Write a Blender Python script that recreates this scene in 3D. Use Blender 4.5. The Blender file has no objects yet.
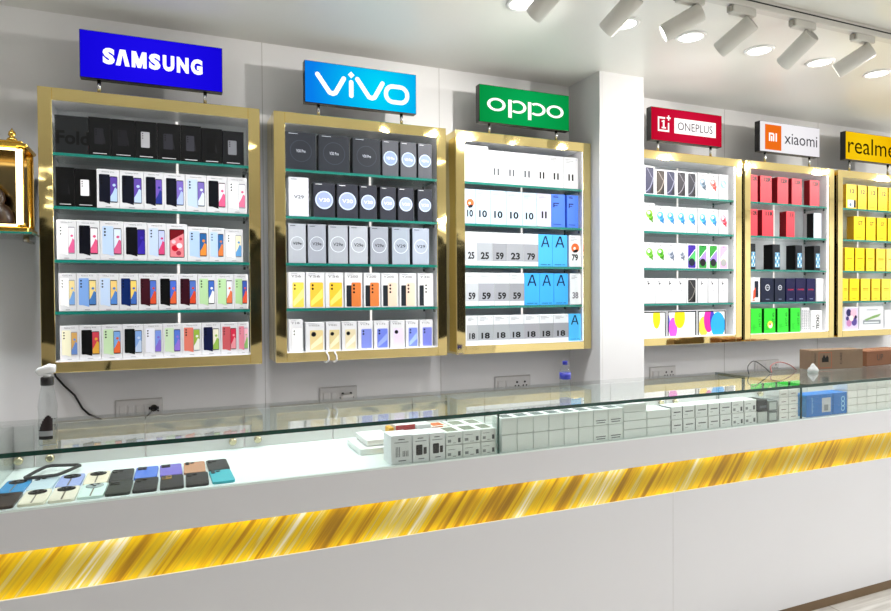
import bpy, bmesh, math, random
from mathutils import Matrix, Vector
random.seed(7)
sc = bpy.context.scene
COL = sc.collection

# ------------------------------------------------------------------ materials
def lin(c):
    if isinstance(c, str):
        c = [int(c[i:i+2], 16) for i in (0, 2, 4)]
    o = []
    for v in c[:3]:
        v /= 255.0
        o.append(v/12.92 if v <= .04045 else ((v+.055)/1.055)**2.4)
    return (*o, 1.0)

MATS = {}
def pm(name, col, rough=.4, metal=0., spec=.5, coat=0.):
    """plain procedural principled material"""
    if name in MATS: return MATS[name]
    m = bpy.data.materials.new(name); m.use_nodes = True
    b = m.node_tree.nodes['Principled BSDF']
    b.inputs['Base Color'].default_value = lin(col)
    b.inputs['Roughness'].default_value = rough
    b.inputs['Metallic'].default_value = metal
    b.inputs['Specular IOR Level'].default_value = spec
    b.inputs['Coat Weight'].default_value = coat
    m.diffuse_color = lin(col)
    MATS[name] = m
    return m
def ink(c, rough=.38):
    n = 'print_%s_%d' % (c, rough*100)
    if n in MATS: return MATS[n]
    m = pm(n, c, rough, 0, .22)
    k = lin(c); lum = .3*k[0]+.6*k[1]+.1*k[2]; v = [x**(1.38 if lum < .12 else 1.2 if lum < .5 else 1.1) for x in k[:3]]          # inks are deeper than their sampled tints
    m.node_tree.nodes['Principled BSDF'].inputs['Base Color'].default_value = (*v, 1)
    return m
def emit(name, col, s, tw=None):
    if name in MATS: return MATS[name]
    m = bpy.data.materials.new(name); m.use_nodes = True
    nt = m.node_tree; nt.nodes.clear()
    o = nt.nodes.new('ShaderNodeOutputMaterial'); e = nt.nodes.new('ShaderNodeEmission')
    e.inputs[0].default_value = lin(col); e.inputs[1].default_value = s
    nt.links.new(e.outputs[0], o.inputs[0]); MATS[name] = m
    return m
def nodes(name):
    m = bpy.data.materials.new(name); m.use_nodes = True; MATS[name] = m
    nt = m.node_tree
    return m, nt, nt.nodes, nt.links, nt.nodes['Principled BSDF']
def sheet_glass(name, tint, f0=.05, rough=0.0):
    """architectural glass: clear sheet, Schlick reflection"""
    m, nt, N, L, b = nodes(name); N.remove(b)
    out = N['Material Output']
    geo = N.new('ShaderNodeNewGeometry')
    dot = N.new('ShaderNodeVectorMath'); dot.operation = 'DOT_PRODUCT'
    L.new(geo.outputs['Normal'], dot.inputs[0]); L.new(geo.outputs['Incoming'], dot.inputs[1])
    def mth(op, a, bb=None):
        n = N.new('ShaderNodeMath'); n.operation = op
        for i, v in enumerate((a, bb)):
            if v is None: continue
            if isinstance(v, (int, float)): n.inputs[i].default_value = v
            else: L.new(v, n.inputs[i])
        return n.outputs[0]
    c = mth('ABSOLUTE', dot.outputs['Value'])
    f = mth('MULTIPLY_ADD', mth('POWER', mth('SUBTRACT', 1., c), 5.), 1-f0)
    f.node.inputs[2].default_value = f0
    tr = N.new('ShaderNodeBsdfTransparent'); tr.inputs[0].default_value = lin(tint)
    gl = N.new('ShaderNodeBsdfGlossy'); gl.inputs['Roughness'].default_value = rough
    mx = N.new('ShaderNodeMixShader')
    L.new(f, mx.inputs[0]); L.new(tr.outputs[0], mx.inputs[1]); L.new(gl.outputs[0], mx.inputs[2])
    L.new(mx.outputs[0], out.inputs[0])
    return m

WHITE_WALL = None
def wall_mat(name, col, rough, spec=.4, var=.02, sc_=1.5):
    m, nt, N, L, b = nodes(name)
    tc = N.new('ShaderNodeTexCoord'); nz = N.new('ShaderNodeTexNoise'); nz.inputs['Scale'].default_value = sc_
    nz.inputs['Detail'].default_value = 3
    cr = N.new('ShaderNodeValToRGB')
    c = lin(col)
    cr.color_ramp.elements[0].color = (c[0]*(1-var), c[1]*(1-var), c[2]*(1-var), 1)
    cr.color_ramp.elements[1].color = (min(1, c[0]*(1+var)), min(1, c[1]*(1+var)), min(1, c[2]*(1+var)), 1)
    L.new(tc.outputs['Object'], nz.inputs['Vector']); L.new(nz.outputs['Fac'], cr.inputs[0])
    L.new(cr.outputs[0], b.inputs['Base Color'])
    b.inputs['Roughness'].default_value = rough; b.inputs['Specular IOR Level'].default_value = spec
    return m
M_WALL = wall_mat('white_wall_laminate', 'f1f0f0', .35)
M_CEIL = wall_mat('gloss_white_ceiling', 'e8e6e0', .3, .5)
M_COLUMN = wall_mat('white_column_cladding', 'dcdbdb', .3)
M_COUNTER = wall_mat('white_counter_laminate', 'dbdbdf', .22, .5)
M_DECK = pm('white_deck', 'e4f0ed', .3)

def floor_mat():
    m, nt, N, L, b = nodes('pale_wood_look_tile')
    tc = N.new('ShaderNodeTexCoord'); mp = N.new('ShaderNodeMapping'); mp.inputs['Scale'].default_value = (1.2, 14, 1)
    nz = N.new('ShaderNodeTexNoise'); nz.inputs['Scale'].default_value = 2.2; nz.inputs['Detail'].default_value = 6
    cr = N.new('ShaderNodeValToRGB')
    cr.color_ramp.elements[0].position = .35; cr.color_ramp.elements[0].color = lin('c9c4bc')
    cr.color_ramp.elements[1].position = .65; cr.color_ramp.elements[1].color = lin('efece6')
    br = N.new('ShaderNodeTexBrick'); br.inputs['Scale'].default_value = 1.0
    br.inputs['Color1'].default_value = (1, 1, 1, 1); br.inputs['Color2'].default_value = (.93, .93, .93, 1)
    br.inputs['Mortar'].default_value = (.6, .57, .52, 1); br.inputs['Mortar Size'].default_value = .004
    br.inputs['Brick Width'].default_value = 1.2; br.inputs['Row Height'].default_value = .6
    mix = N.new('ShaderNodeMix'); mix.data_type = 'RGBA'; mix.blend_type = 'MULTIPLY'; mix.inputs[0].default_value = 1
    L.new(tc.outputs['Object'], mp.inputs[0]); L.new(mp.outputs[0], nz.inputs['Vector']); L.new(nz.outputs['Fac'], cr.inputs[0])
    L.new(tc.outputs['Object'], br.inputs['Vector'])
    L.new(cr.outputs[0], mix.inputs[6]); L.new(br.outputs['Color'], mix.inputs[7]); L.new(mix.outputs[2], b.inputs['Base Color'])
    b.inputs['Roughness'].default_value = .15
    return m
M_FLOOR = floor_mat()

def gold_mat():
    m, nt, N, L, b = nodes('gold_mirror_acrylic')
    b.inputs['Base Color'].default_value = lin((250, 228, 158)); b.inputs['Metallic'].default_value = 1
    b.inputs['Roughness'].default_value = .05
    tc = N.new('ShaderNodeTexCoord'); nz = N.new('ShaderNodeTexNoise'); nz.inputs['Scale'].default_value = 3.2
    nz.inputs['Detail'].default_value = 2
    bp = N.new('ShaderNodeBump'); bp.inputs['Strength'].default_value = .5; bp.inputs['Distance'].default_value = .012
    L.new(tc.outputs['Object'], nz.inputs['Vector']); L.new(nz.outputs['Fac'], bp.inputs['Height']); L.new(bp.outputs[0], b.inputs['Normal'])
    return m
M_GOLD = gold_mat()
M_BRASS = pm('polished_brass', 'e8c46a', .2, 1)
M_CHROME = pm('chrome', 'd8d8d8', .15, 1)
M_STEEL = pm('brushed_steel', 'a8a49c', .35, 1)
M_BLACK = pm('black_plastic', '141416', .35)
M_DARKCLIP = pm('dark_metal_clip', '4a4f50', .3, .8)
M_LINER = pm('white_liner', 'f2f2f4', .4)
M_BACK = pm('pale_grey_back_panel', 'd5dadd', .4)
M_SHELF = sheet_glass('shelf_glass', 'f8fcfb')
M_EDGE = pm('green_glass_edge', '1c7468', .12, 0, .6)
M_TOPGLASS = sheet_glass('counter_glass', 'fcfefd')
M_TOPEDGE = pm('dark_green_glass_edge', '0c3a30', .1, 0, .6)
M_PANE = sheet_glass('front_pane_glass', 'fcfefd')
M_CLEAR = sheet_glass('clear_plastic', 'f3f5f5', .06, .03)
M_LED = emit('cabinet_led', 'fffaf2', 5.2)
M_LEDSOFT = emit('back_led', 'fffaf4', 1.1)
M_DOWN = emit('downlight_lens', 'fffdf6', 9.)
M_DARKREFL = pm('added_dark_glass', '0b0a0a', .1)

# ------------------------------------------------------------------ mesh builder
class MB:
    def __init__(s): s.v = []; s.f = []; s.m = []; s.mi = []; s.sm = []
    def mat(s, m):
        if m not in s.m: s.m.append(m)
        return s.m.index(m)
    def face(s, pts, m, smooth=False):
        n = len(s.v); s.v += [tuple(p) for p in pts]; s.f.append(tuple(range(n, n+len(pts)))); s.mi.append(s.mat(m)); s.sm.append(smooth)
    def box(s, x0, x1, y0, y1, z0, z1, m, faces=None, c=0.0):
        """axis box; faces: dict letter->material override; c: chamfer"""
        faces = faces or {}
        if c > 0:
            bm = bmesh.new()
            bmesh.ops.create_cube(bm, size=1)
            for v in bm.verts:
                v.co = Vector(((x0+x1)/2+v.co.x*(x1-x0), (y0+y1)/2+v.co.y*(y1-y0), (z0+z1)/2+v.co.z*(z1-z0)))
            bmesh.ops.bevel(bm, geom=bm.edges[:], offset=c, segments=1, affect='EDGES')
            for f in bm.faces:
                k = None; n = f.normal
                for l, d in (('l', (-1,0,0)), ('r', (1,0,0)), ('f', (0,-1,0)), ('b', (0,1,0)), ('d', (0,0,-1)), ('u', (0,0,1))):
                    if n.dot(Vector(d)) > .99: k = l
                s.face([v.co[:] for v in f.verts], faces.get(k, m))
            bm.free(); return
        P = [(x0,y0,z0),(x1,y0,z0),(x1,y1,z0),(x0,y1,z0),(x0,y0,z1),(x1,y0,z1),(x1,y1,z1),(x0,y1,z1)]
        for k, q in (('d',(0,3,2,1)),('u',(4,5,6,7)),('f',(0,1,5,4)),('b',(2,3,7,6)),('l',(3,0,4,7)),('r',(1,2,6,5))):
            s.face([P[i] for i in q], faces.get(k, m))
    def tube(s, pts, r, m, n=10, cap=True):
        pts = [Vector(p) for p in pts]; rs = r if isinstance(r, (list, tuple)) else [r]*len(pts)
        rings = []; up = None
        for i, p in enumerate(pts):
            d = (pts[min(i+1, len(pts)-1)]-pts[max(i-1, 0)]).normalized()
            if up is None: up = Vector((0,0,1)) if abs(d.z) < .9 else Vector((1,0,0))
            a = d.cross(up).normalized(); b = a.cross(d).normalized(); up = b
            rings.append([p+(a*math.cos(2*math.pi*k/n)+b*math.sin(2*math.pi*k/n))*rs[i] for k in range(n)])
        for i in range(len(rings)-1):
            for k in range(n):
                s.face([rings[i][k], rings[i+1][k], rings[i+1][(k+1) % n], rings[i][(k+1) % n]], m, True)
        if cap:
            s.face(rings[0], m); s.face(rings[-1][::-1], m)
    def lathe(s, prof, m, cx=0, cy=0, z=0, n=20, sx=1, sy=1):
        R = [[(cx+r*math.cos(2*math.pi*k/n)*sx, cy+r*math.sin(2*math.pi*k/n)*sy, z+h) for k in range(n)] for r, h in prof]
        for i in range(len(R)-1):
            for k in range(n):
                s.face([R[i][k], R[i][(k+1) % n], R[i+1][(k+1) % n], R[i+1][k]], m, True)
        if prof[0][0] > 1e-4: s.face(R[0][::-1], m)
        if prof[-1][0] > 1e-4: s.face(R[-1], m)
    def build(s, name, parent=None, loc=(0, 0, 0)):
        me = bpy.data.meshes.new(name); me.from_pydata(s.v, [], s.f)
        for m in s.m: me.materials.append(m)
        for p, i, k in zip(me.polygons, s.mi, s.sm): p.material_index = i; p.use_smooth = k
        bm = bmesh.new(); bm.from_mesh(me); bmesh.ops.remove_doubles(bm, verts=bm.verts, dist=1e-6)
        bm.to_mesh(me); bm.free(); me.update()
        o = bpy.data.objects.new(name, me); COL.objects.link(o); o.location = loc
        if parent: o.parent = parent
        return o
def thing(name, label, cat, loc=(0,0,0), rz=0, group=None):
    o = bpy.data.objects.new(name, None); COL.objects.link(o); o.location = loc; o.rotation_euler = (0,0,rz)
    o.empty_display_size = .05
    return tag(o, label, cat, group)
def tag(o, label, cat, group=None):
    o['label'] = label; o['category'] = cat
    if group: o['group'] = group
    return o
def struct(o): o['kind'] = 'structure'; return o

# ------------------------------------------------------------------ flat artwork (prints and lettering)
TXT = {}
def text_tris(s, off=0.):
    k = (s, off)
    if k in TXT: return TXT[k]
    c = bpy.data.curves.new('t', 'FONT'); c.body = s; c.size = 1; c.offset = off; c.resolution_u = 3
    o = bpy.data.objects.new('t', c); COL.objects.link(o)
    bpy.context.view_layer.update()
    me = bpy.data.meshes.new_from_object(o.evaluated_get(bpy.context.evaluated_depsgraph_get()))
    V = [(v.co.x, v.co.y) for v in me.vertices]; F = [tuple(p.vertices) for p in me.polygons]
    x0 = min(v[0] for v in V); x1 = max(v[0] for v in V); y0 = min(v[1] for v in V); y1 = max(v[1] for v in V)
    V = [(x-(x0+x1)/2, y-(y0+y1)/2) for x, y in V]
    bpy.data.objects.remove(o); bpy.data.curves.remove(c); bpy.data.meshes.remove(me)
    TXT[k] = (V, F, x1-x0, y1-y0)
    return TXT[k]
def rrect(x0, x1, y0, y1, r, n=4):
    p = []
    for cx, cy, a in ((x1-r, y1-r, 0), (x0+r, y1-r, 90), (x0+r, y0+r, 180), (x1-r, y0+r, 270)):
        for i in range(n+1):
            t = math.radians(a+90*i/n); p.append((cx+r*math.cos(t), cy+r*math.sin(t)))
    return p
def disc(cx, cy, rx, ry=None, n=20):
    ry = ry or rx
    return [(cx+rx*math.cos(2*math.pi*k/n), cy+ry*math.sin(2*math.pi*k/n)) for k in range(n)]
class Art:
    """collects flat coloured shapes in the x-z plane of a face, each drawn over the last"""
    def __init__(s, mb, y, x0=0, z0=0): s.mb = mb; s.y = y; s.k = 0; s.x0 = x0; s.z0 = z0
    def P(s, pts, m, keep=False):
        if not keep: s.k += 1
        y = s.y-.00018*s.k
        s.mb.face([(s.x0+a, y, s.z0+b) for a, b in pts], ink(m) if isinstance(m, str) else m)
    def rect(s, x0, x1, z0, z1, m): s.P([(x0,z0),(x1,z0),(x1,z1),(x0,z1)], m)
    def ring(s, cx, cz, r0, r1, m, a0=0, a1=360, n=24, sx=1, sz=1):
        s.k += 1
        for i in range(n):
            t0 = math.radians(a0+(a1-a0)*i/n); t1 = math.radians(a0+(a1-a0)*(i+1)/n)
            s.P([(cx+sx*r0*math.cos(t0), cz+sz*r0*math.sin(t0)), (cx+sx*r1*math.cos(t0), cz+sz*r1*math.sin(t0)),
                 (cx+sx*r1*math.cos(t1), cz+sz*r1*math.sin(t1)), (cx+sx*r0*math.cos(t1), cz+sz*r0*math.sin(t1))], m, True)
    def text(s, t, cx, cz, w=None, h=None, m='202022', off=0., rot=0):
        V, F, W, Hh = text_tris(t, off); s.k += 1
        kx = (w/W) if w else h/Hh; kz = (h/Hh) if h else kx
        y = s.y-.00018*s.k; mm = ink(m) if isinstance(m, str) else m
        for f in F:
            pts = []
            for i in f:
                a, b = V[i][0]*kx, V[i][1]*kz
                if rot: a, b = -b, a
                pts.append((s.x0+cx+a, y, s.z0+cz+b))
            s.mb.face(pts, mm)
    def stroke(s, pts, w, m):
        s.k += 1
        for (a, b), (c, d) in zip(pts, pts[1:]):
            l = math.hypot(c-a, d-b); nx, nz = -(d-b)/l*w/2, (c-a)/l*w/2
            s.P([(a-nx,b-nz),(c-nx,d-nz),(c+nx,d+nz),(a+nx,b+nz)], m, True)
        for a, b in pts: s.P(disc(a, b, w/2, n=14), m, True)

# ------------------------------------------------------------------ room shell
ZC = 2.845; YW = .23
XL, XR, YB = -2.6, 8.5, -8.0
def slab(name, x0, x1, y0, y1, z0, z1, m):
    b = MB(); b.box(x0, x1, y0, y1, z0, z1, m); return struct(b.build(name))
slab('floor', XL, XR, YB, YW, -.06, 0, M_FLOOR)
slab('ceiling', XL, XR, YB, YW, ZC, ZC+.06, M_CEIL)
slab('wall_back', XL, XR, YW, YW+.1, 0, ZC, M_WALL)
slab('wall_left', XL-.1, XL, YB, YW, 0, ZC, M_WALL)
slab('wall_right', XR, XR+.1, YB, YW, 0, ZC, M_WALL)
slab('wall_front', XL, XR, YB-.1, YB, 0, ZC, M_WALL)
b = MB()
b.box(-2.4, 5.6, YB+.0, YB+.02, .75, 2.58, M_DARKREFL)  # unseen dark glazing, added so the gold frames have something dark to reflect
for x in (-2.4, -.4, 1.6, 3.6, 5.56): b.box(x, x+.05, YB, YB+.05, .75, 2.6, M_STEEL)
struct(b.build('added_window_1'))
slab('added_trim_1', -2.4, 5.6, YB+.0, YB+.06, .0, .75, pm('added_beige_dado', 'ccc8c6', .3))  # unseen pale band, added as a bright reflection for the lower gold frames
b = MB(); b.box(2.276, 2.593, -.08, YW, 0, ZC, M_COLUMN)
b.box(2.292, 2.294, -.0804, -.0795, 0, ZC, pm('column_seam', 'c4c0bc', .5))
struct(b.build('column'))
b = MB()
for x in (-1.2, .437, 1.407, 3.56, 4.5, 5.7):
    b.box(x-.0015, x+.0015, YW-.0008, YW, 0.0, ZC, pm('panel_joint', 'c2bfbb', .6))
struct(b.build('trim_2'))

# ------------------------------------------------------------------ ceiling lamps
def area_lamp(name, loc, power, size, parent=None, col=(.955,.975,1), spread=math.pi):
    l = bpy.data.lights.new(name, 'AREA'); l.shape = 'DISK'; l.size = size; l.energy = power; l.color = col; l.spread = math.radians(125) if power < 9 else spread
    o = bpy.data.objects.new(name, l); COL.objects.link(o); o.location = loc
    if parent: o.parent = parent
    return o
DL_POWER, FILL_POWER, SPOT_POWER = 5.2, 12.5, 5.5
def downlight(x, y, label, power, group='recessed ceiling downlights', size=.055):
    t = thing('downlight', label, 'ceiling light', (x, y, ZC), 0, group)
    b = MB(); b.lathe([(size, -.001), (size+.004, -.008), (size+.016, -.007), (size+.02, 0)], pm('downlight_ring', 'f0efec', .3), n=32)
    b.build('trim_ring', t)
    b = MB(); b.lathe([(.0002, -.0045), (size+.002, -.004)], M_DOWN, n=32); b.f = [f[::-1] for f in b.f]
    b.build('lens', t)
    area_lamp('downlight_lamp', (0, 0, -.012), power, size*1.8, t)
visible_dl = ['downlight partly behind the track spotlight, nearest the green sign', 'round downlight half hidden by the second spotlight from left',
              'round recessed downlight beside the third spotlight from left, above the column', 'round recessed downlight between the fourth and fifth spotlights from left',
              'round recessed downlight between the two rightmost spotlights', 'round recessed downlight at far right, below the last spotlight']
for i, x in enumerate((1.44, 1.99, 2.402, 2.87, 3.333, 3.816)): downlight(x, -.655, visible_dl[i], DL_POWER)
for i, x in enumerate((-.92, -.46, 0., .46, .96, 4.28, 4.75, 5.2, 5.7)):
    downlight(x, -.655, 'recessed downlight in the row above the counter, beyond the picture edge', DL_POWER)
for y in (-2.6, -4.6, -6.6):  # unseen fill lamps, added to light the room, weaker at left
    for x in (-1.2, .6, 2.4, 4.2, 6.0, 7.6):
        downlight(x, y, 'added round fill lamp over the shop floor, outside the picture', FILL_POWER*(.12 if x < 1 else .55 if x < 3 else 1.4), 'added fill lamps', .09)

# track rail and spot heads
YT = -1.067
t = thing('track_rail', 'white ceiling track carrying the row of spotlights, dark slot along its side', 'track', (1.0, YT, ZC))
b = MB(); b.box(0, 5.8, -.02, .02, -.046, 0, pm('track_white', 'd9d6d0', .35), c=.003); b.build('rail', t)
b = MB(); b.box(.01, 5.79, -.0212, -.0195, -.021, -.015, M_BLACK); b.build('slot', t)
M_HEAD = pm('spot_white', 'd6d3cc', .4)
def spot_head(x, d, label, pw=2.):
    d = Vector(d).normalized()
    t = thing('spotlight', label, 'spotlight', (x, YT, ZC-.046), 0, 'track spotlights')
    b = MB(); b.box(-.1, .035, -.018, .018, -.034, 0, M_HEAD, c=.004); b.box(-.112, -.1, -.012, .012, -.03, -.004, M_STEEL, c=.002); b.build('adapter', t)
    j = Vector((0, 0, -.055))
    b = MB(); b.tube([(0,0,-.03), j], .0115, M_HEAD, 14); b.lathe([(.0002,-.016),(.012,-.012),(.016,0),(.012,.012),(.0002,.016)], M_HEAD, z=j.z, n=14); b.build('stem', t)
    s = j+Vector((0,0,-.018))-d*.025
    b = MB(); b.tube([s, s+d*.004, s+d*.166, s+d*.17], [.034, .038, .038, .036], M_HEAD, 28, cap=False)
    # closed rear cap, open bright front
    n = 28; a = d.cross(Vector((0,0,1))).normalized(); c = a.cross(d)
    def rg(p, r): return [p+(a*math.cos(2*math.pi*k/n)+c*math.sin(2*math.pi*k/n))*r for k in range(n)]
    b.face(rg(s, .034), pm('spot_cap', 'a9a6a0', .4)); b.build('lamp_head', t)
    b = MB(); b.face(rg(s+d*.166, .0355)[::-1], emit('spot_lens', 'fffcf2', 6.)); b.build('lens', t)
    l = bpy.data.lights.new('spot_lamp', 'SPOT'); l.energy = SPOT_POWER*pw; l.spot_size = math.radians(112); l.spot_blend = .9; l.shadow_soft_size = .025; l.color = (1,.965,.92)
    o = bpy.data.objects.new('spot_lamp', l); COL.objects.link(o); o.parent = t; o.location = s+d*.185
    o.rotation_mode = 'QUATERNION'; o.rotation_quaternion = d.to_track_quat('-Z', 'Y')
hl = ['white track spotlight cut by the top edge, first from left', 'white track spotlight tilted left, second from left, over the column',
      'white track spotlight whose lit end shows, third from left', 'white track spotlight tilted steeply left, fourth from left',
      'white track spotlight showing its round rear cap, fifth from left', 'white track spotlight at far right of the row']
for x, d, l, pw in zip((1.36, 1.70, 2.03, 2.325, 2.70, 3.11), ((-.3,.75,-.5), (-.3,.75,-.55), (-.66,.56,-.42), (-.32,.8,-.5), (-.06,.85,-.52), (-.42,.75,-.45)), hl, (.8, .8, 10, .5, .5, 6.5)): spot_head(x, d, l, pw)
for x in (3.85, 4.75, 5.65, 6.55): spot_head(x, (-.8,.45,-.42), 'white track spotlight further along the rail, beyond the right picture edge', 6.)

# ------------------------------------------------------------------ display cabinets
ZB, ZT = 1.243, 2.445
SH = [2.178, 1.951, 1.723, 1.502, 1.290]     # shelf tops and the cabinet floor, top to bottom
SIGN = {'a': 'blue', 'b': 'cyan', 'c': 'green', 'd': 'crimson', 'e': 'white', 'f': 'yellow'}
def cabinet(x0, x1, sign):
    t = thing('display_cabinet', 'gold framed wall cabinet with glass shelves, under the %s sign' % sign, 'display cabinet', ((x0+x1)/2, YW, ZB), 0, 'gold framed wall cabinets')
    w = (x1-x0)/2; fw = .052; h = ZT-ZB
    Y = lambda y: y-YW
    b = MB(); g = .034; q = .009
    for y0, y1, k in ((0, q, fw), (q, YW, g)):
        b.box(-w, -w+k, Y(y0), Y(y1), 0, h, M_GOLD, c=.0015); b.box(w-k, w, Y(y0), Y(y1), 0, h, M_GOLD, c=.0015)
        b.box(-w+k, w-k, Y(y0), Y(y1), h-k, h, M_GOLD, c=.0015); b.box(-w+k, w-k, Y(y0), Y(y1), 0, .044 if k == fw else .036, M_GOLD, c=.0015)
    b.build('frame', t)
    i = w-g; e = .004; t1 = h-g
    b = MB(); b.box(-i, i, Y(.216), Y(.229), .036, t1, M_BACK); b.build('back_panel', t)
    b = MB()
    b.box(-i, -i+e, Y(.0095), Y(.216), .036, t1, M_LINER); b.box(i-e, i, Y(.0095), Y(.216), .036, t1, M_LINER)
    b.box(-i+e, i-e, Y(.0095), Y(.216), t1-e, t1, M_LINER); b.box(-i+e, i-e, Y(.0095), Y(.216), .036, .047, M_LINER)
    b.build('liner', t)
    for s in (-1, 1):
        b = MB(); b.box(*sorted((s*(i-e), s*(i-e-.006))), Y(.011), Y(.021), .05, t1-.012, M_LED); b.build('led_strip', t)
    b = MB(); b.box(-i+.02, i-.02, Y(.011), Y(.021), t1-e-.006, t1-e, M_LED); b.build('led_strip', t)
    b = MB(); b.box(.085, .095, Y(.213), Y(.216), .05, t1-.01, M_LEDSOFT); b.build('back_light_strip', t)
    for z in SH[:4]:
        b = MB(); b.box(-i+e+.008, i-e-.008, Y(.022), Y(.208), z-.013-ZB, z-ZB, M_SHELF, {'f': M_EDGE, 'l': M_EDGE, 'r': M_EDGE}); b.build('glass_shelf', t)
        for yy in (.04, .19):
            b = MB(); b.tube([(i-.022, Y(yy), z-.029-ZB), (i-.022, Y(yy), z-.014-ZB)], .006, M_DARKCLIP, 10); b.build('shelf_clip', t)
    return t
CX = {'a': (-.503, .394), 'b': (.459, 1.349), 'c': (1.406, 2.272), 'd': (2.596, 3.471), 'e': (3.498, 4.364), 'f': (4.403, 5.28)}
for k, (a, b_) in CX.items(): cabinet(a, b_, SIGN[k])

# ------------------------------------------------------------------ brand signs
def glow_face(name, c0, c1, cx, cz, r, s=1.0):
    """back-lit acrylic: brighter over the tubes inside the box"""
    m, nt, N, L, b = nodes(name); N.remove(b)
    tc = N.new('ShaderNodeTexCoord'); sp = N.new('ShaderNodeMapping'); sp.inputs['Location'].default_value = (-cx, 0, -cz)
    gr = N.new('ShaderNodeVectorMath'); gr.operation = 'LENGTH'
    mr = N.new('ShaderNodeMapRange'); mr.inputs['From Min'].default_value = 0; mr.inputs['From Max'].default_value = r
    cr = N.new('ShaderNodeValToRGB'); cr.color_ramp.elements[0].color = lin(c1); cr.color_ramp.elements[1].color = lin(c0)
    e = N.new('ShaderNodeEmission'); e.inputs[1].default_value = s
    L.new(tc.outputs['Object'], sp.inputs[0]); L.new(sp.outputs[0], gr.inputs[0]); L.new(gr.outputs['Value'], mr.inputs[0])
    L.new(mr.outputs[0], cr.inputs[0]); L.new(cr.outputs[0], e.inputs[0]); L.new(e.outputs[0], N['Material Output'].inputs[0])
    return m
SW, SHH = .583, .206
def sign(x0, key, label, face, letters, dz=0., border=None):
    t = thing('brand_sign', label, 'illuminated sign', (x0+SW/2, .0525, ZT), 0, 'illuminated signs above the cabinets')
    z0 = 2.511+dz-ZT; w = SW/2
    b = MB(); b.box(-w, w, -.0205, .0225, z0, z0+SHH, border or M_BLACK, c=.002); b.build('housing', t)
    b = MB(); b.box(-w+.003, w-.003, -.0225, -.0207, z0+.003, z0+SHH-.003, face); b.build('face', t)
    b = MB(); a = Art(b, -.0228, 0, z0+SHH/2); letters(a); b.build('lettering', t)
    for px in (-.22, .215):
        b = MB(); b.tube([(px, 0, 0), (px, 0, .012)], .012, M_BRASS, 14); b.tube([(px,0,.012),(px,0,z0)], .008, M_CHROME, 14); b.build('post', t)
W_ = emit('sign_white', 'fffdfa', 1.25)
def L_a(a):
    h = .071
    a.text('S', -.179, 0, h=h, w=.047, m=W_, off=.06)
    a.P([(-.152,-.0355),(-.134,-.0355),(-.1245,.012),(-.115,-.0355),(-.097,-.0355),(-.1135,.0355),(-.1355,.0355)], W_)
    for q in ((-.089,-.074), (-.044,-.029)): a.rect(*q, -.0355, .0355, W_)
    a.P([(-.089,.0355),(-.071,.0355),(-.059,.0),(-.047,.0355),(-.029,.0355),(-.052,-.0355),(-.066,-.0355)], W_)
    for c, x, w in (('S',.004,.047), ('U',.061,.048), ('N',.12,.05), ('G',.179,.05)): a.text(c, x, 0, h=h, w=w, m=W_, off=.06)
def L_b(a):
    w = .023
    for ox in (-.228, -.026):
        a.stroke([(ox,.04),(ox+.06,-.043),(ox+.076,-.047),(ox+.09,-.041),(ox+.132,.034)], w, W_)
    a.stroke([(-.058,-.046),(-.058,.02)], w, W_); a.P([(-.058,.04),(-.041,.057),(-.058,.074),(-.075,.057)], W_)
    p = rrect(.124, .24, -.054, .026, .038, 6); a.stroke(p+[p[0]], w*.95, W_)
def L_c(a):
    rx, rz = .0575, .036
    for cx in (-.186, .194): a.ring(cx, 0, .66, 1, W_, 0, 360, 40, rx, rz)
    for bx in (-.112, .014):
        a.rect(bx, bx+.022, -.064, .036, W_)
        a.ring(bx+.058, 0, .66, 1, W_, -128, 128, 30, rx, rz)
def L_d(a):
    x, z, r, w = -.195, 0.0, .045, .011
    for q in ((x-r, x-r+w, -r, r), (x-r, x+r, -r, -r+w), (x+r-w, x+r, -r, .012), (x-r, x+.012, r-w, r)): a.rect(*q, W_)
    a.rect(x-.006, x+.007, -.026, .026, W_); a.rect(x-.016, x-.006, .013, .022, W_); a.rect(x-.016, x+.018, -.026, -.017, W_)
    a.rect(x+.024, x+.055, r-.008, r+.002, W_); a.rect(x+.034, x+.044, r-.019, r+.013, W_)
    a.rect(-.11, .235, -.048, .048, W_); a.text('ONEPLUS', .0625, 0, w=.29, h=.05, m=emit('sign_grey_letter', '6a5a62', .9))
def L_e(a):
    o = emit('sign_orange', 'f0701c', 1.); a.rect(-.245, -.09, -.087, .083, o)
    for q in ((-.208,-.196,-.028,.028), (-.208,-.165,.017,.028), (-.17,-.158,-.028,.022), (-.189,-.177,-.028,.006), (-.146,-.134,-.028,.028)): a.rect(*q, W_)
    a.text('xiaomi', .102, .002, w=.325, h=.074, m=emit('sign_dark_letter', '3a3640', .9))
def L_f(a): a.text('realme', -.002, .006, w=.53, h=.12, m=emit('sign_black_letter', '1c1408', .6))
sign(-.350, 'a', 'dark blue lit sign with bold white capitals, above the leftmost full cabinet', glow_face('blue_sign', (18,6,215), (30,14,240), 0, .15, .35), L_a)
sign(.612, 'b', 'sky blue lit sign with rounded white letters, second from left', glow_face('cyan_sign', (8,128,235), (0,222,252), .1, .17, .36), L_b)
sign(1.561, 'c', 'green lit sign with broad white letters, beside the column', glow_face('green_sign', (6,140,62), (10,172,88), 0, .17, .36), L_c)
sign(2.744, 'd', 'crimson lit sign with a boxed white emblem and pale name strip', glow_face('red_sign', (190,10,40), (214,22,62), 0, .17, .36), L_d, .007)
sign(3.668, 'e', 'white lit sign with an orange square emblem at its left', glow_face('white_sign', (236,232,236), (250,248,250), 0, .18, .4), L_e, .013)
sign(4.525, 'f', 'yellow lit sign with thin black letters, cut by the right edge', glow_face('yellow_sign', (240,182,0), (252,208,20), -.1, .19, .4), L_f, .024)

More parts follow.
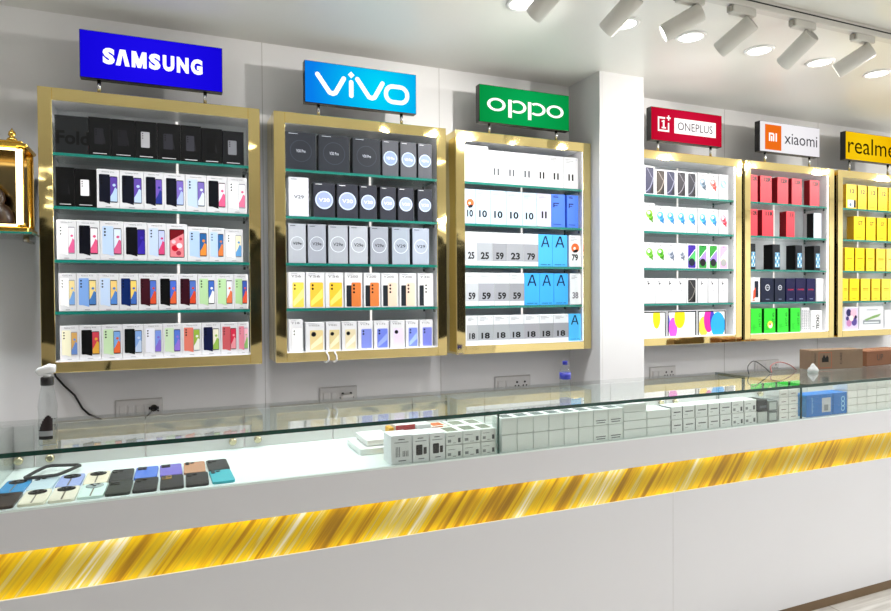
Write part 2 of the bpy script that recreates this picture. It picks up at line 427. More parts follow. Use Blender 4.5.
# ------------------------------------------------------------------ phone boxes on the shelves
ORD = ['first','second','third','fourth','fifth','sixth','seventh','eighth','ninth','tenth','eleventh']
TIER = ['top','second','middle','fourth','bottom']
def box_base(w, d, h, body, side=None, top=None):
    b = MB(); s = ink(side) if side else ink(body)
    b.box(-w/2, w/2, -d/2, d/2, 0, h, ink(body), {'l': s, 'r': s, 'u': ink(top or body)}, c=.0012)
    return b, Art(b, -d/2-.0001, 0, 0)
# each style draws on a box of size w x h and returns nothing
def s_sam(a, w, h, back, s1, s2, title='Galaxy A15'):
    a.text(title, 0, h*.93, w=w*.55, h=.006, m='55555a')
    if back:
        a.P(rrect(-w*.4, w*.08, h*.16, h*.87, w*.05), back); a.P([(-w*.34, h*.18), (w*.08, h*.11), (w*.08, h*.3), (-w*.4, h*.3)], back)
        light = sum(int(back[i:i+2], 16) for i in (0,2,4)) > 330
        for k in range(3): a.P(disc(-w*.29, h*(.8-.08*k), w*.045, n=10), '2a2d35' if light else '050508')
    x0, x1 = (w*.1, w*.4) if back else (-w*.3, w*.3)
    a.P(rrect(x0-w*.02, x1+w*.02, h*.155, h*.825, w*.045), '4a4c56' if back and back[0] not in 'ef' else 'a0a2ac')
    a.rect(x0, x1, h*.18, h*.8, s1); xm = (x0+x1)/2
    a.P([(x0, h*.18), (x1, h*.18), (x1, h*.5), (xm+w*.06, h*.54), (xm-w*.03, h*.42), (x0, h*.3)], s2)
    a.P(disc(xm+w*.02, h*.6, w*.07, n=12), s2); a.rect(-w*.12, w*.12, h*.035, h*.048, '8a8a90')
def s_flower(a, w, h):
    a.text('Galaxy F15', 0, h*.93, w=w*.55, h=.006, m='55555a')
    a.P(rrect(-w*.36, w*.36, h*.1, h*.86, w*.06), '2a2a30'); a.rect(-w*.33, w*.33, h*.12, h*.84, 'e89098')
    a.P([(-w*.33,h*.55),(w*.33,h*.75),(w*.33,h*.84),(-w*.33,h*.84)], '8a2030')
    for x, z, r, c in ((-.1,.35,.16,'c81838'),(.12,.42,.14,'f0d8e0'),(.08,.22,.12,'b0485c'),(-.16,.52,.1,'f4c8d0'),(.18,.6,.08,'d04058')): a.P(disc(w*x, h*z, w*r), c)
def s_black(a, w, h, ph, bar=True, cam=True):
    a.P(rrect(-w*.24, w*.16, h*.3, h*.72, w*.04), ph)
    a.P([(w*.16,h*.34),(w*.24,h*.3),(w*.24,h*.4),(w*.16,h*.6)], '3a3a3e')
    for k in range(3): a.P(disc(-w*.16, h*(.67-.06*k), w*.03, n=8), '101014')
    a.rect(-w*.3, w*.3, h*.05, h*.068, 'd8d8dc')
def s_fold(a, w, h): a.text('Fold', w*.04, h*.42, w=w*1.0, h=h*.36, m='08080a', off=.03)
def s_ring(a, w, h, txt, disc_c, ring_c, tc, r=.4, big=False):
    cz = h*.5
    if disc_c:
        a.P(disc(0, cz, w*r, n=28), ring_c); a.P(disc(0, cz, w*r*.86, n=28), disc_c)
    else: a.ring(0, cz, w*r*.94, w*r, ring_c, n=32)
    a.text(txt, 0, cz, w=w*(.3 if big else .5), h=w*(.1 if big else .17), m=tc, off=.01)
    a.rect(-w*.4, -w*.1, h*.94, h*.955, tc)
def s_vw(a, w, h, txt, back, cam, shade=None):
    a.text(txt, -w*.06, h*.89, w=w*.62, h=h*.065, m='50505a'); a.rect(-w*.36, w*.0, h*.955, h*.968, '9a9aa2')
    x0 = -w*.28
    if cam == 2:   # dark handset standing behind at the left
        a.P(rrect(-w*.4, -w*.1, h*.03, h*.64, w*.04), '3a4048'); x0 = -w*.12
    a.P(rrect(x0, w*.42, h*.03, h*.72, w*.07), back)
    if shade: a.P([(x0+w*.05, h*.05),(w*.38,h*.3),(w*.38,h*.55),(x0+w*.05, h*.2)], shade)
    if cam == 3: a.P(disc(x0+w*.2, h*.58, w*.13), '3a3a40'); a.P(disc(x0+w*.2, h*.58, w*.06), '08080a')
    else:
        for k in range(2 if cam == 1 else 3): a.P(disc(x0+w*.14, h*(.64-.1*k), w*.06, n=12), '1a1a20')
def s_num(a, w, h, n, grey, badge=None, nc='26282c'):
    if grey: a.rect(-w*.5, w*.5, h*.14, h*.68, grey)
    a.text(n, w*.0, h*(.36 if n == '11' and not grey else .3), w=w*(.36 if n == '11' else .54), h=h*.21, m=nc, off=.075 if n == '11' else .035)
    for k in range(3): a.rect(-w*.38, -w*.38+w*(.4, .55, .3)[k], h*(.92-.045*k), h*(.932-.045*k), '8c9096')
    a.P(disc(w*.38, h*.93, w*.03, n=8), 'b0b4b8')
    if badge: a.P(disc(w*.02, h*.6, w*.34), 'e07840'); a.P([(w*.28,h*.56),(w*.2,h*.47),(-w*.1,h*.45),(-w*.2,h*.5),(0,h*.54)], '2a2428'); a.P(disc(-w*.04, h*.59, w*.1), 'f0e8e4')
def s_A(a, w, h, dk='163a60'):
    a.stroke([(-w*.26,h*.62),(-w*.02,h*.93),(w*.04,h*.93),(w*.24,h*.62)], w*.09, dk); a.stroke([(-w*.14,h*.72),(w*.13,h*.72)], w*.07, dk)
    a.rect(-w*.36, w*.1, h*.055, h*.07, dk); a.rect(w*.16, w*.36, h*.055, h*.07, dk)
def s_F(a, w, h):
    dk = '1c2c70'
    for q in ((-.36,.0,.9,.93),(-.36,-.06,.95,.962),(-.36,-.28,.6,.74),(-.36,.05,.71,.74),(-.36,-.05,.65,.67),(-.36,.2,.08,.095)): a.rect(w*q[0], w*q[1], h*q[2], h*q[3], dk)
def s_wave(a, w, h, c0, c1):
    a.P(rrect(-w*.38, w*.38, h*.03, h*.95, w*.08), c0)
    c1 = '%02x%02x%02x' % tuple((int(c0[k:k+2], 16)+2*int(c1[k:k+2], 16))//3 for k in (0, 2, 4))
    a.stroke([(-w*.33,h*.1),(-w*.16,h*.15),(w*.06,h*.26),(w*.2,h*.4),(w*.33,h*.58)], w*.07, c1); a.stroke([(-w*.2,h*.9),(-w*.02,h*.78),(w*.16,h*.64),(w*.33,h*.58)], w*.04, c1)
    a.P([(w*.0,h*.06),(w*.34,h*.06),(w*.34,h*.42),(w*.18,h*.26)], '%02x%02x%02x' % tuple(int(c0[k:k+2], 16)//2 for k in (0, 2, 4))); a.P(rrect(-w*.1, w*.1, h*.9, h*.92, w*.03), '08080a')
def s_swirl(a, w, h, c, c2):
    a.ring(0, 0, 0, 0, c, n=1)
    p = rrect(-w*.38, w*.38, h*.04, h*.95, w*.07); a.stroke(p+[p[0]], w*.03, 'a8a8ae')
    a.P(disc(w*.12, h*.48, w*.22, n=18), c2); a.stroke([(w*.2,h*.46),(w*.24,h*.34)], w*.14, c2); a.P(disc(-w*.03, h*.62, w*.31, n=22), c)
    a.P(disc(w*.05, h*.58, w*.16, n=14), c2); a.P(disc(-w*.08, h*.66, w*.13, n=14), 'dfe8ee'); a.P(rrect(-w*.1, w*.1, h*.89, h*.915, w*.03), '404048')
def s_duo(a, w, h, c0, c1, c2):
    a.P(rrect(-w*.38, w*.38, h*.03, h*.95, w*.08), c0)
    a.P([(-w*.36,h*.35),(w*.36,h*.75),(w*.36,h*.3),(0,h*.2)], c1); a.P(disc(w*.0, h*.26, w*.3), c2)
    a.stroke([(-w*.34,h*.42),(w*.34,h*.78)], w*.05, 'f0f0f4'); a.P(rrect(-w*.1, w*.1, h*.9, h*.92, w*.03), '101014')
def s_dots(a, w, h):
    for x, z in ((-.16,.86),(-.06,.8),(-.14,.78)): a.P(disc(w*x, h*z, w*.06, n=10), '3a3a40')
    a.P(disc(w*.02, h*.5, w*.045, n=10), '8a8a90'); a.P(rrect(-w*.38, w*.38, h*.03, h*.95, w*.06), 'f8f8fa') if False else None
def s_tab(a, w, h, L):
    a.P([(-w*.48,h*.03),(w*.48,h*.03),(w*.48,h*.98),(-w*.48,h*.98)], '34363c'); a.rect(-w*.445, w*.435, h*.03, h*.93, 'fafafa')
    for x, z, rx, rz, c in L: a.P([(max(-w*.445, min(w*.435, p)), max(h*.03, min(h*.93, q))) for p, q in disc(w*x, h*z, w*rx, h*rz, 32)], c)
def s_red(a, w, h, t): a.text(t, w*.12, h*.86, w=w*(.66 if len(t) > 2 else .4), h=h*.15, m='3a0610', off=.05)
def s_grid(a, w, h):
    a.rect(-w*.5+.002, w*.5-.002, .002, h-.002, '2c3038')
    a.rect(-w*.2, w*.42, h*.1, h*.68, '8cbcd8')
    for i in range(3):
        for j in range(4): a.P(disc(w*(-.1+.2*i), h*(.18+.14*j), w*.075, h*.05, n=10), ['e8f4fa', '3f80a8'][(i+j) % 2])
def s_emblem(a, w, h): a.P(disc(0, h*.6, w*.18), 'c8ccd4'); a.P(disc(0, h*.6, w*.13), '26304a'); a.text('M', 0, h*.6, w=w*.14, h=h*.06, m='e0e4ea'); a.rect(-w*.14, w*.14, h*.1, h*.13, '8890a8')
def s_redline(a, w, h): a.text('note', 0, h*.52, w=w*.6, h=h*.07, m='d83a50'); a.rect(-w*.14, w*.2, h*.1, h*.13, '9098b8')
def s_phone(a, w, h): a.P(rrect(-w*.12, w*.3, h*.2, h*.85, w*.08), '28384c'); a.P([(-w*.3,h*.1),(-w*.05,h*.2),(-w*.0,h*.6),(-w*.25,h*.45)], 'e8603a'); a.rect(-w*.34, -w*.1, h*.06, h*.1, 'e07040')
def s_green(a, w, h, badge=False):
    a.text('HOT 40i', w*.3, h*.55, w=h*.55, h=w*.2, m='146a20', rot=1)
    for k in range(5): a.rect(-w*.38, w*(.0, -.1, .05, -.12, -.05)[k], h*(.14+.05*k), h*(.15+.05*k), '1f8a2c')
    if badge: a.P(disc(w*.02, h*.34, w*.24), 'f4e860'); a.P(disc(w*.04, h*.3, w*.16), 'f8f8f0'); a.P(disc(w*.0, h*.36, w*.08), 'd88820')
def s_pattern(a, w, h):
    for i in range(4):
        for j in range(8): a.ring(w*(-.36+.24*i), h*(.1+.11*j), w*.05, w*.1, '9a9aa2', 20*i, 220+20*j, 6)
def s_bw(a, w, h): a.text('TECNO', w*.1, h*.45, w=h*.7, h=w*.3, m='141418', off=.04, rot=1); a.rect(-w*.4, -w*.2, h*.2, h*.24, '606068')
def s_yel(a, w, h, t, sticker=False):
    a.text(t, w*.08, h*.72, w=w*.42, h=h*.17, m='5a4406', off=.03); a.rect(-w*.3, w*.2, h*.1, h*.115, '8a6c08')
    if sticker: a.rect(-w*.36, w*.2, h*.05, h*.36, 'f2f2ee'); a.rect(w*.2, w*.42, h*.05, h*.36, '1c1c1e'); a.P(disc(-w*.1, h*.16, w*.12), '7a90a0')
def s_yline(a, w, h): a.rect(-w*.3, w*.3, h*.52, h*.56, 'b08a10'); a.rect(-w*.2, w*.15, h*.1, h*.115, '8a6c08'); a.rect(-w*.3, w*.3, h*.46, h*.475, 'c49c18')
def s_photo(a, w, h):
    a.rect(-w*.46, w*.46, h*.04, h*.96, 'cfc4dc')
    for x, z, r, c in ((-.2,.75,.2,'3c3670'),(.15,.72,.24,'e8b8c8'),(.2,.35,.22,'6a5aa0'),(-.18,.3,.2,'c890b8'),(0,.5,.16,'f4e0d8'),(-.3,.5,.12,'504888'),(.3,.55,.1,'342c58')): a.P(disc(w*x, h*z, w*r*.9), c)
def s_device(a, w, h):
    a.P(rrect(-w*.35, w*.38, h*.22, h*.4, h*.04), '9aa0a4'); a.P([(-w*.3,h*.42),(w*.1,h*.6),(w*.4,h*.68),(w*.3,h*.55),(-w*.2,h*.38)], '8cae70'); a.rect(-w*.3, w*.3, h*.26, h*.32, 'd8dcde'); a.rect(-w*.2, w*.25, h*.84, h*.87, 'a0a8b0')

C_BOXW = 'd9d9dc'
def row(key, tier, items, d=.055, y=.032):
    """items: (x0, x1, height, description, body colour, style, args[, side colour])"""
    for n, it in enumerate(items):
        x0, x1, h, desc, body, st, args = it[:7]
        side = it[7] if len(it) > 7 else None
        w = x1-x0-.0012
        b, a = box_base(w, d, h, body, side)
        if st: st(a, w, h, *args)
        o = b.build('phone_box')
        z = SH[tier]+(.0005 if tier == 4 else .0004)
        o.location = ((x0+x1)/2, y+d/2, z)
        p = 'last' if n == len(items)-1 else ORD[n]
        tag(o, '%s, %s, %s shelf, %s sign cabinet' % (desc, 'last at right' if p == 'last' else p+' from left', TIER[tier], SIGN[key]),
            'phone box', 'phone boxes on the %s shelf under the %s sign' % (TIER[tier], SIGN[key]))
def edges(e): return list(zip(e, e[1:]))
def pairs(e): return list(zip(e[::2], e[1::2]))

# --- a : blue sign
E = edges([-.447, -.321, -.232, -.138, -.049, .049, .137, .228, .325])
ph = [None, '3c3c42', '34343a', 'b8b8bc', '4a4a52', '5a5a62', '0a0a0c', '8a8c92']
nm = ['', 'faint grey', 'faint grey', 'silver', 'dim grey', 'grey', 'jet black', 'light grey']
row('a', 0, [(E[0][0], E[0][1], .162, 'wide charcoal box with black lettering', '35383a', s_fold, ())] +
    [(E[i][0], E[i][1], .166 if i < 5 else .17-.004*(i-4), 'black box picturing a %s handset' % nm[i], '1a1b1d' if i < 7 else '2e3034', s_black, (ph[i],)) for i in range(1, 8)])
E = edges([-.446, -.375, -.292, -.203, -.106, -.024, .066, .156, .247, .336])
S = [('1e2338','6a50a8','b8d0f0','navy'), ('1c2236','7058b0','c0d4f0','navy'), ('1a2034','8068c0','4050a0','navy'), ('1c2236','8a78c8','b0c0f0','navy'), ('c2d4ee','8878c0','d8e4f4','pale blue'), ('171a28','f4e4ec','e87098','black'), ('f6f6f8','f8f0f4','e888a8','white')]
row('a', 1, [(E[0][0], E[0][1], .168, 'plain black box with a dark picture', '17191a', s_black, ('222427',)), (E[1][0], E[1][1], .165, 'black box picturing a white handset', '121314', s_black, ('e8e6ea',))] +
    [(e[0], e[1], .17, 'white box picturing %s phones' % q[3], C_BOXW, s_sam, q[:3]+('Galaxy S24',)) for e, q in zip(E[2:], S)])
E = edges([-.446, -.371, -.282, -.19, -.095, -.016, .072, .163, .234, .316])
S = [('f4f4f6','f6eef2','e070a0','white'), ('14182a','f0e8f0','e06890','navy'), ('bcd0ec','d8e4f4','d87098','pale blue'), ('1a1c26','4a3aa0','5a48b8','black'), ('c4d4ee','c0c8f0','d85888','pale blue'), None, ('b4ccf0','3a70a8','e89848','sky blue'), ('bcd2f2','4078b0','e08a50','sky blue'), ('f2f4f6','f4e8c8','70a8d8','white')]
H = [.172, .172, .172, .171, .17, .17, .16, .158, .154]
row('a', 2, [(e[0], e[1], h, 'white box picturing %s phones' % q[3], C_BOXW, s_sam, q[:3]) if q else (e[0], e[1], h, 'white box with a red flower screen', C_BOXW, s_flower, ()) for e, q, h in zip(E, S, H)])
E = edges([-.441, -.374, -.292, -.21, -.133, -.053, .031, .113, .193, .272, .338])
S = [('f6f6f6','f0dca0','88b0e0','white'), ('8cb0e4','f0d890','5888c0','blue'), ('c4d6f0','f0cc80','6090d0','pale blue'), ('20407c','f0d070','5078c0','navy'), ('582434','6080d0','d86040','maroon'), ('121216','5878d0','e07048','black'), ('501c30','6080c8','d85838','maroon'), ('b8d8a8','5078c8','f0f0f0','light green'), ('bcdcac','e8e8f0','e08058','light green'), ('b4d8a0','4868b8','e86848','light green')]
row('a', 3, [(e[0], e[1], .164, 'white box picturing %s phones' % q[3], C_BOXW, s_sam, q[:3]) for e, q in zip(E, S)])
E = edges([-.439, -.367, -.282, -.2, -.114, -.036, .044, .128, .211, .287, .338])
S = [('f0ecd0','d8b070','7898d0','cream'), ('1a1a1e','d05060','e0b050','black'), ('c8e0b8','88b0e0','e87848','mint'), ('1c2624','90b0e0','c0d0e8','dark grey'), ('e8e8f2','88a0e0','9078d0','white'), ('cce0c0','6888d8','a080d8','mint'), ('e08878','a0b850','e8e8e0','coral'), ('28305c','e8e4d0','a0c060','dark blue'), ('cc6a70','d8405c','e8a0a8','rose'), ('e898a8','f0b8c8','98c078','pink')]
row('a', 4, [(e[0], e[1], .15, 'white box picturing %s phones' % q[3], C_BOXW, s_sam, q[:3]) for e, q in zip(E, S)])
# --- b : cyan sign
E = pairs([.517, .666, .678, .834, .85, .997, 1.006, 1.094, 1.104, 1.194, 1.202, 1.282])
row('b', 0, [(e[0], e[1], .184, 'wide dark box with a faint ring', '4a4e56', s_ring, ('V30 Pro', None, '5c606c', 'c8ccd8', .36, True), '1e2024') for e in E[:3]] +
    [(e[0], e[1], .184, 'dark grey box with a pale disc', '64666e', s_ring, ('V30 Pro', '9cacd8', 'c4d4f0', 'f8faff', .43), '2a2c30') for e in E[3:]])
E = pairs([.531, .628, .65, .758, .768, .876, .884, .976, .992, 1.078, 1.089, 1.177, 1.198, 1.282])
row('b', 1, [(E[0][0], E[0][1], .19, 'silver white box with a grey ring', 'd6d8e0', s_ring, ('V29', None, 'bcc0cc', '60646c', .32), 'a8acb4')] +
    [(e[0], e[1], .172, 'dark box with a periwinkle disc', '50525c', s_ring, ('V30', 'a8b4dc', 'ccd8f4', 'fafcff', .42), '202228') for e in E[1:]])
E = pairs([.527, .612, .621, .711, .722, .822, .829, .926, .938, 1.035, 1.055, 1.153, 1.168, 1.262])
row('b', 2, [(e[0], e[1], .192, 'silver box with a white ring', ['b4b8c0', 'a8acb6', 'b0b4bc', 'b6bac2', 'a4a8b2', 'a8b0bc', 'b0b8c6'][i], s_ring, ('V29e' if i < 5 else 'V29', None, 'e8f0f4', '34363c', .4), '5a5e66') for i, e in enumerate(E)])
E = pairs([.527, .606, .609, .703, .705, .798, .803, .896, .902, .991, .995, 1.089, 1.094, 1.189, 1.196, 1.285])
S = [('Y56', 'f4d460', 1, 'f8e898', 'yellow'), ('Y56', 'f0c048', 1, 'f8e070', 'golden yellow'), ('Y56', 'f0c040', 1, 'f8e078', 'golden yellow'), ('Y200', 'd8864c', 2, None, 'orange'), ('Y200', 'd88850', 2, None, 'orange'), ('Y200', 'ecccb8', 2, None, 'peach'), ('Y200', 'f0d0bc', 2, None, 'peach'), ('Y20', 'f4f2f2', 2, None, 'white')]
row('b', 3, [(e[0], e[1], .176, 'white box picturing a %s phone' % q[4], C_BOXW, s_vw, q[:4]) for e, q in zip(E, S)])
E = pairs([.527, .594, .606, .7, .707, .781, .787, .865, .87, .949, .954, 1.035, 1.042, 1.122, 1.127, 1.198, 1.205, 1.28])
S = [('Y18', 'f2f2f2', 1, None, 'white'), ('Y02t', 'e0cc98', 3, 'f0e4c0', 'gold'), ('Y02t', 'd8c898', 3, 'ece0c0', 'gold'), ('Y02t', 'dcd0b0', 3, 'f0e8d4', 'champagne'), ('Y17s', '8c98dc', 1, None, 'blue violet'), ('Y17s', '7c8cdc', 1, 'a0b0ec', 'blue violet'), ('Y02t', 'dcd0ec', 3, None, 'lilac'), ('Y17s', '8898e0', 1, 'a8c0f0', 'blue violet'), ('Y17s', '8890dc', 1, None, 'blue violet')]
row('b', 4, [(e[0], e[1], 157e-3 if i == 0 else .142, 'white box picturing a %s phone' % q[4], C_BOXW, s_vw, q[:4]) for i, (e, q) in enumerate(zip(E, S))])
# --- c : green sign
E = edges([1.469, 1.616, 1.715, 1.809, 1.913, 2.004, 2.104, 2.205])
row('c', 0, [(E[0][0], E[0][1], .2, 'wide plain white box', C_BOXW, None, ())] + [(e[0], e[1], .182, 'white box with a %s numeral' % ('grey' if i < 3 else 'black'), C_BOXW, s_num, ('11', None, None, '6c7076' if i < 3 else '26282c')) for i, e in enumerate(E[1:])])
E = edges([1.469, 1.536, 1.627, 1.726, 1.828, 1.924, 2.02])+[(2.02, 2.115), (2.127, 2.207)]
row('c', 1, [(e[0], e[1], .188, 'pale blue white box with an orange badge' if i == 0 else 'pale blue white box with a large numeral', 'bccfe2' if i < 5 else 'c8c4d8', s_num, ('10' if i < 5 else '11', None, i == 0)) for i, e in enumerate(E[:6])] +
    [(e[0], e[1], .19, 'cornflower blue box with small print', '5a86e4', s_F, ()) for e in E[6:]])
E = edges([1.472, 1.544, 1.639, 1.729, 1.837, 1.933, 2.026, 2.129])+[(2.14, 2.222)]
S = ['25', '25', '59', '23', '79', 'A', 'A', '79']
G = ['bcc0c6', 'aeb2b8', '9ea0a6', 'a6a8ae', 'a2a4aa', 0, 0, None]
row('c', 2, [(e[0], e[1], .184, 'bright blue box with a large letter', '58b4ee', s_A, ()) if s == 'A' else (e[0], e[1], .184, 'white box with an orange badge' if i == 7 else 'white box with a grey panel and numeral', 'd9dde0', s_num, (s, g, i == 7)) for i, (e, s, g) in enumerate(zip(E, S, G))])
E = edges([1.472, 1.551, 1.649, 1.745, 1.84, 1.94, 2.035, 2.133])+[(2.145, 2.222)]
S = ['59']*4+['A']*3+['38']
row('c', 3, [(e[0], e[1], .182, 'bright blue box with a large letter', '4cacec', s_A, ()) if s == 'A' else (e[0], e[1], .182, 'plain white box with a grey numeral' if s == '38' else 'white box with a grey panel and numeral', 'd9dde0', s_num, (s, None if s == '38' else ['bcc0c6', 'aaacb4', 'a4a6ac', '9ea0a6'][i], None, '8a8890' if s == '38' else '26282c')) for i, (e, s) in enumerate(zip(E, S))])
E = edges([1.478, 1.545, 1.642, 1.741, 1.836, 1.936, 2.033, 2.136, 2.222])
row('c', 4, [(e[0], e[1], .158, 'bright blue box with a large letter', '5cbcf0', s_A, ()) if i == 7 else (e[0], e[1], .158, 'white box with a grey panel and numeral', 'd9dce0', s_num, ('18', ['b4b6ba', 'aaaeb2', 'acb0b4', 'a8acb2', 'a6a6ac', '9ea0a4', 'a4a6ac'][i])) for i, e in enumerate(E)])
# --- d : crimson sign
C = [2.732, 2.818, 2.9, 2.986, 3.072, 3.164, 3.254, 3.343]
B = [(c-.042, c+.042) for c in C]
W = [('50506e','c8c8dc','indigo'), ('5a5048','d8d0c8','bronze'), ('484a68','c8c8d8','indigo'), ('48444c','c8c4cc','charcoal'), ('40404c','a8a8b4','charcoal')]
row('d', 0, [(b_[0], b_[1], .176 if i == 0 else .16, 'white box with a tall %s wallpaper' % W[i][2], C_BOXW, s_wave, W[i][:2]) for i, b_ in enumerate(B[:5])] +
    [(b_[0], b_[1], .162, 'white box with a %s swirl' % q[2], C_BOXW, s_swirl, q[:2]) for b_, q in zip(B[5:], (('90a4b4','5c6c7c','grey'), ('ec8c84','c84840','red'), ('8cccc8','c0e0e0','pale teal')))])
row('d', 1, [(b_[0], b_[1], .174 if i == 0 else .16, 'white box with a %s swirl' % n, C_BOXW, s_swirl, q) for i, (b_, q, n) in enumerate(zip(B, [('90cc3c','5c9818')]+[('5cb4e0','3888bc')]*6+[('f094a0','cc4458')], ['lime']+['sky blue']*6+['pink']))])
row('d', 2, [(b_[0], b_[1], .158, 'white box with a %s' % q[0], C_BOXW, q[1], q[2]) for b_, q in zip(B, [('green swirl', s_swirl, ('88d050','64a430')), ('green swirl', s_swirl, ('78cc40','509428')), ('silver swirl', s_swirl, ('b0b6c2','747c8c')), ('silver swirl', s_swirl, ('bcc0ca','808692')), ('purple and green screen', s_duo, ('5838a8','58b868','28304c')), ('green and violet screen', s_duo, ('389848','a888d0','302430')), ('green and violet screen', s_duo, ('409c40','a080d0','2c2c34')), ('pink and cream screen', s_duo, ('f0a8d0','f4ecc8','a8a8a8'))])])
row('d', 3, [(b_[0], b_[1], .157, 'white box with a grey wave wallpaper' if i == 4 else 'plain white box with small dark dots', C_BOXW, s_wave if i == 4 else s_dots, ('4a4a4c','c0b8b0') if i == 4 else ()) for i, b_ in enumerate(B)])
row('d', 4, [(2.672, 2.862, .165, 'white tablet box with a yellow oval', C_BOXW, s_tab, ([(.1,.75,.16,.42,'f8e020')],)), (2.868, 3.114, .165, 'white tablet box with magenta and yellow ovals', C_BOXW, s_tab, ([(-.5,.5,.1,.4,'7880e0'),(-.3,.32,.14,.42,'e868d0'),(-.08,.74,.18,.42,'f8e418')],)),
     (3.12, 3.368, .165, 'white tablet box with blue and magenta ovals', C_BOXW, s_tab, ([(-.3,.35,.16,.4,'f8d850'),(-.12,.62,.17,.5,'e838a8'),(0,.6,.08,.4,'5848c0'),(.2,.4,.25,.52,'38b0f0')],))])
# --- e : white and orange sign
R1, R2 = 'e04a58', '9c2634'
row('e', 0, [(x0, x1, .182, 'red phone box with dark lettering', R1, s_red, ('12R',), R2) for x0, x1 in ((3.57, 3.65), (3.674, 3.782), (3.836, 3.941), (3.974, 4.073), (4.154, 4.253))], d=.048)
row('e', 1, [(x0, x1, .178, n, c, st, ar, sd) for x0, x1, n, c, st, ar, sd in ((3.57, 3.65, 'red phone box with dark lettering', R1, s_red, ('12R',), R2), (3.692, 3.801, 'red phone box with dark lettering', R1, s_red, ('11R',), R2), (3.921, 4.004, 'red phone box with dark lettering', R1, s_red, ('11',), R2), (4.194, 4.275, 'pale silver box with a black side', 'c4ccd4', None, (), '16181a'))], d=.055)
row('e', 2, [(x0, x1, .174, 'black box with a light blue tile picture', '30343c', s_grid, (), '15171a') for x0, x1 in ((3.575, 3.632), (3.791, 3.864), (4.011, 4.081), (4.199, 4.263))], d=.075)
row('e', 3, [(3.59, 3.674, .168, 'white box picturing a slate phone', C_BOXW, s_phone, ()), (3.682, 3.804, .164, 'dark navy box with a round emblem', '2a3450', s_emblem, (), '151c30'), (3.812, 3.913, .164, 'dark navy box with a round emblem', '2c3650', s_emblem, (), '151c30'),
     (3.922, 4.011, .163, 'dark navy box with red script', '20205a', s_redline, ()), (4.016, 4.117, .165, 'dark navy box with red script', '24205c', s_redline, ()), (4.123, 4.215, .163, 'dark navy box with red script', '262460', s_redline, (), '15142c'), (4.223, 4.297, .164, 'plain white box', C_BOXW, None, ())])
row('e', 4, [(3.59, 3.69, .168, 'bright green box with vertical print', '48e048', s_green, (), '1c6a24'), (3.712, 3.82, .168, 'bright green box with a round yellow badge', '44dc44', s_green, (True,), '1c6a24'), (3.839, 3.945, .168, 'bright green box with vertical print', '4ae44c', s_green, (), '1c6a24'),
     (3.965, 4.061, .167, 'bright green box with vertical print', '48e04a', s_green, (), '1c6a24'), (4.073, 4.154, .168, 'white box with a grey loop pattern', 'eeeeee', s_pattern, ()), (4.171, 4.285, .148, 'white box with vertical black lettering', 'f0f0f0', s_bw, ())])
# --- f : yellow sign
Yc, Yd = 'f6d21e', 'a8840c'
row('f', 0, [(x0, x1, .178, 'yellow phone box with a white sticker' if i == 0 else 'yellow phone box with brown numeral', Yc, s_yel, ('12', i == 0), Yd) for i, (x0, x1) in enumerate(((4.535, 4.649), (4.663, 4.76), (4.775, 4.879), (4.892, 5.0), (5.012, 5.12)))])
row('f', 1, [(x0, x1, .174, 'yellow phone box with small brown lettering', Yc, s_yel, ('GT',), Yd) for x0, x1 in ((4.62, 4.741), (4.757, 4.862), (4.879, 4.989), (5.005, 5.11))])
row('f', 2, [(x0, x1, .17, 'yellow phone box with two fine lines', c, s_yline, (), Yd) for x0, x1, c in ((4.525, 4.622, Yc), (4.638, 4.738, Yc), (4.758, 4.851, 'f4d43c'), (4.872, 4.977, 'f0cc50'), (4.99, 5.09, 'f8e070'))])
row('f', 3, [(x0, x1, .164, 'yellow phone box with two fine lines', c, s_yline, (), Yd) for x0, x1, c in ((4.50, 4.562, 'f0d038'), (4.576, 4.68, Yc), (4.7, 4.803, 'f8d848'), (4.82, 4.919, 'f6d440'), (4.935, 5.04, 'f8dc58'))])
row('f', 4, [(4.52, 4.672, .168, 'white box with a purple photo collage', C_BOXW, s_photo, ()), (4.682, 4.958, .168, 'wide white box picturing a grey gadget', C_BOXW, s_device, ()), (4.971, 5.1, .14, 'plain white box cut by the picture edge', C_BOXW, None, ())])

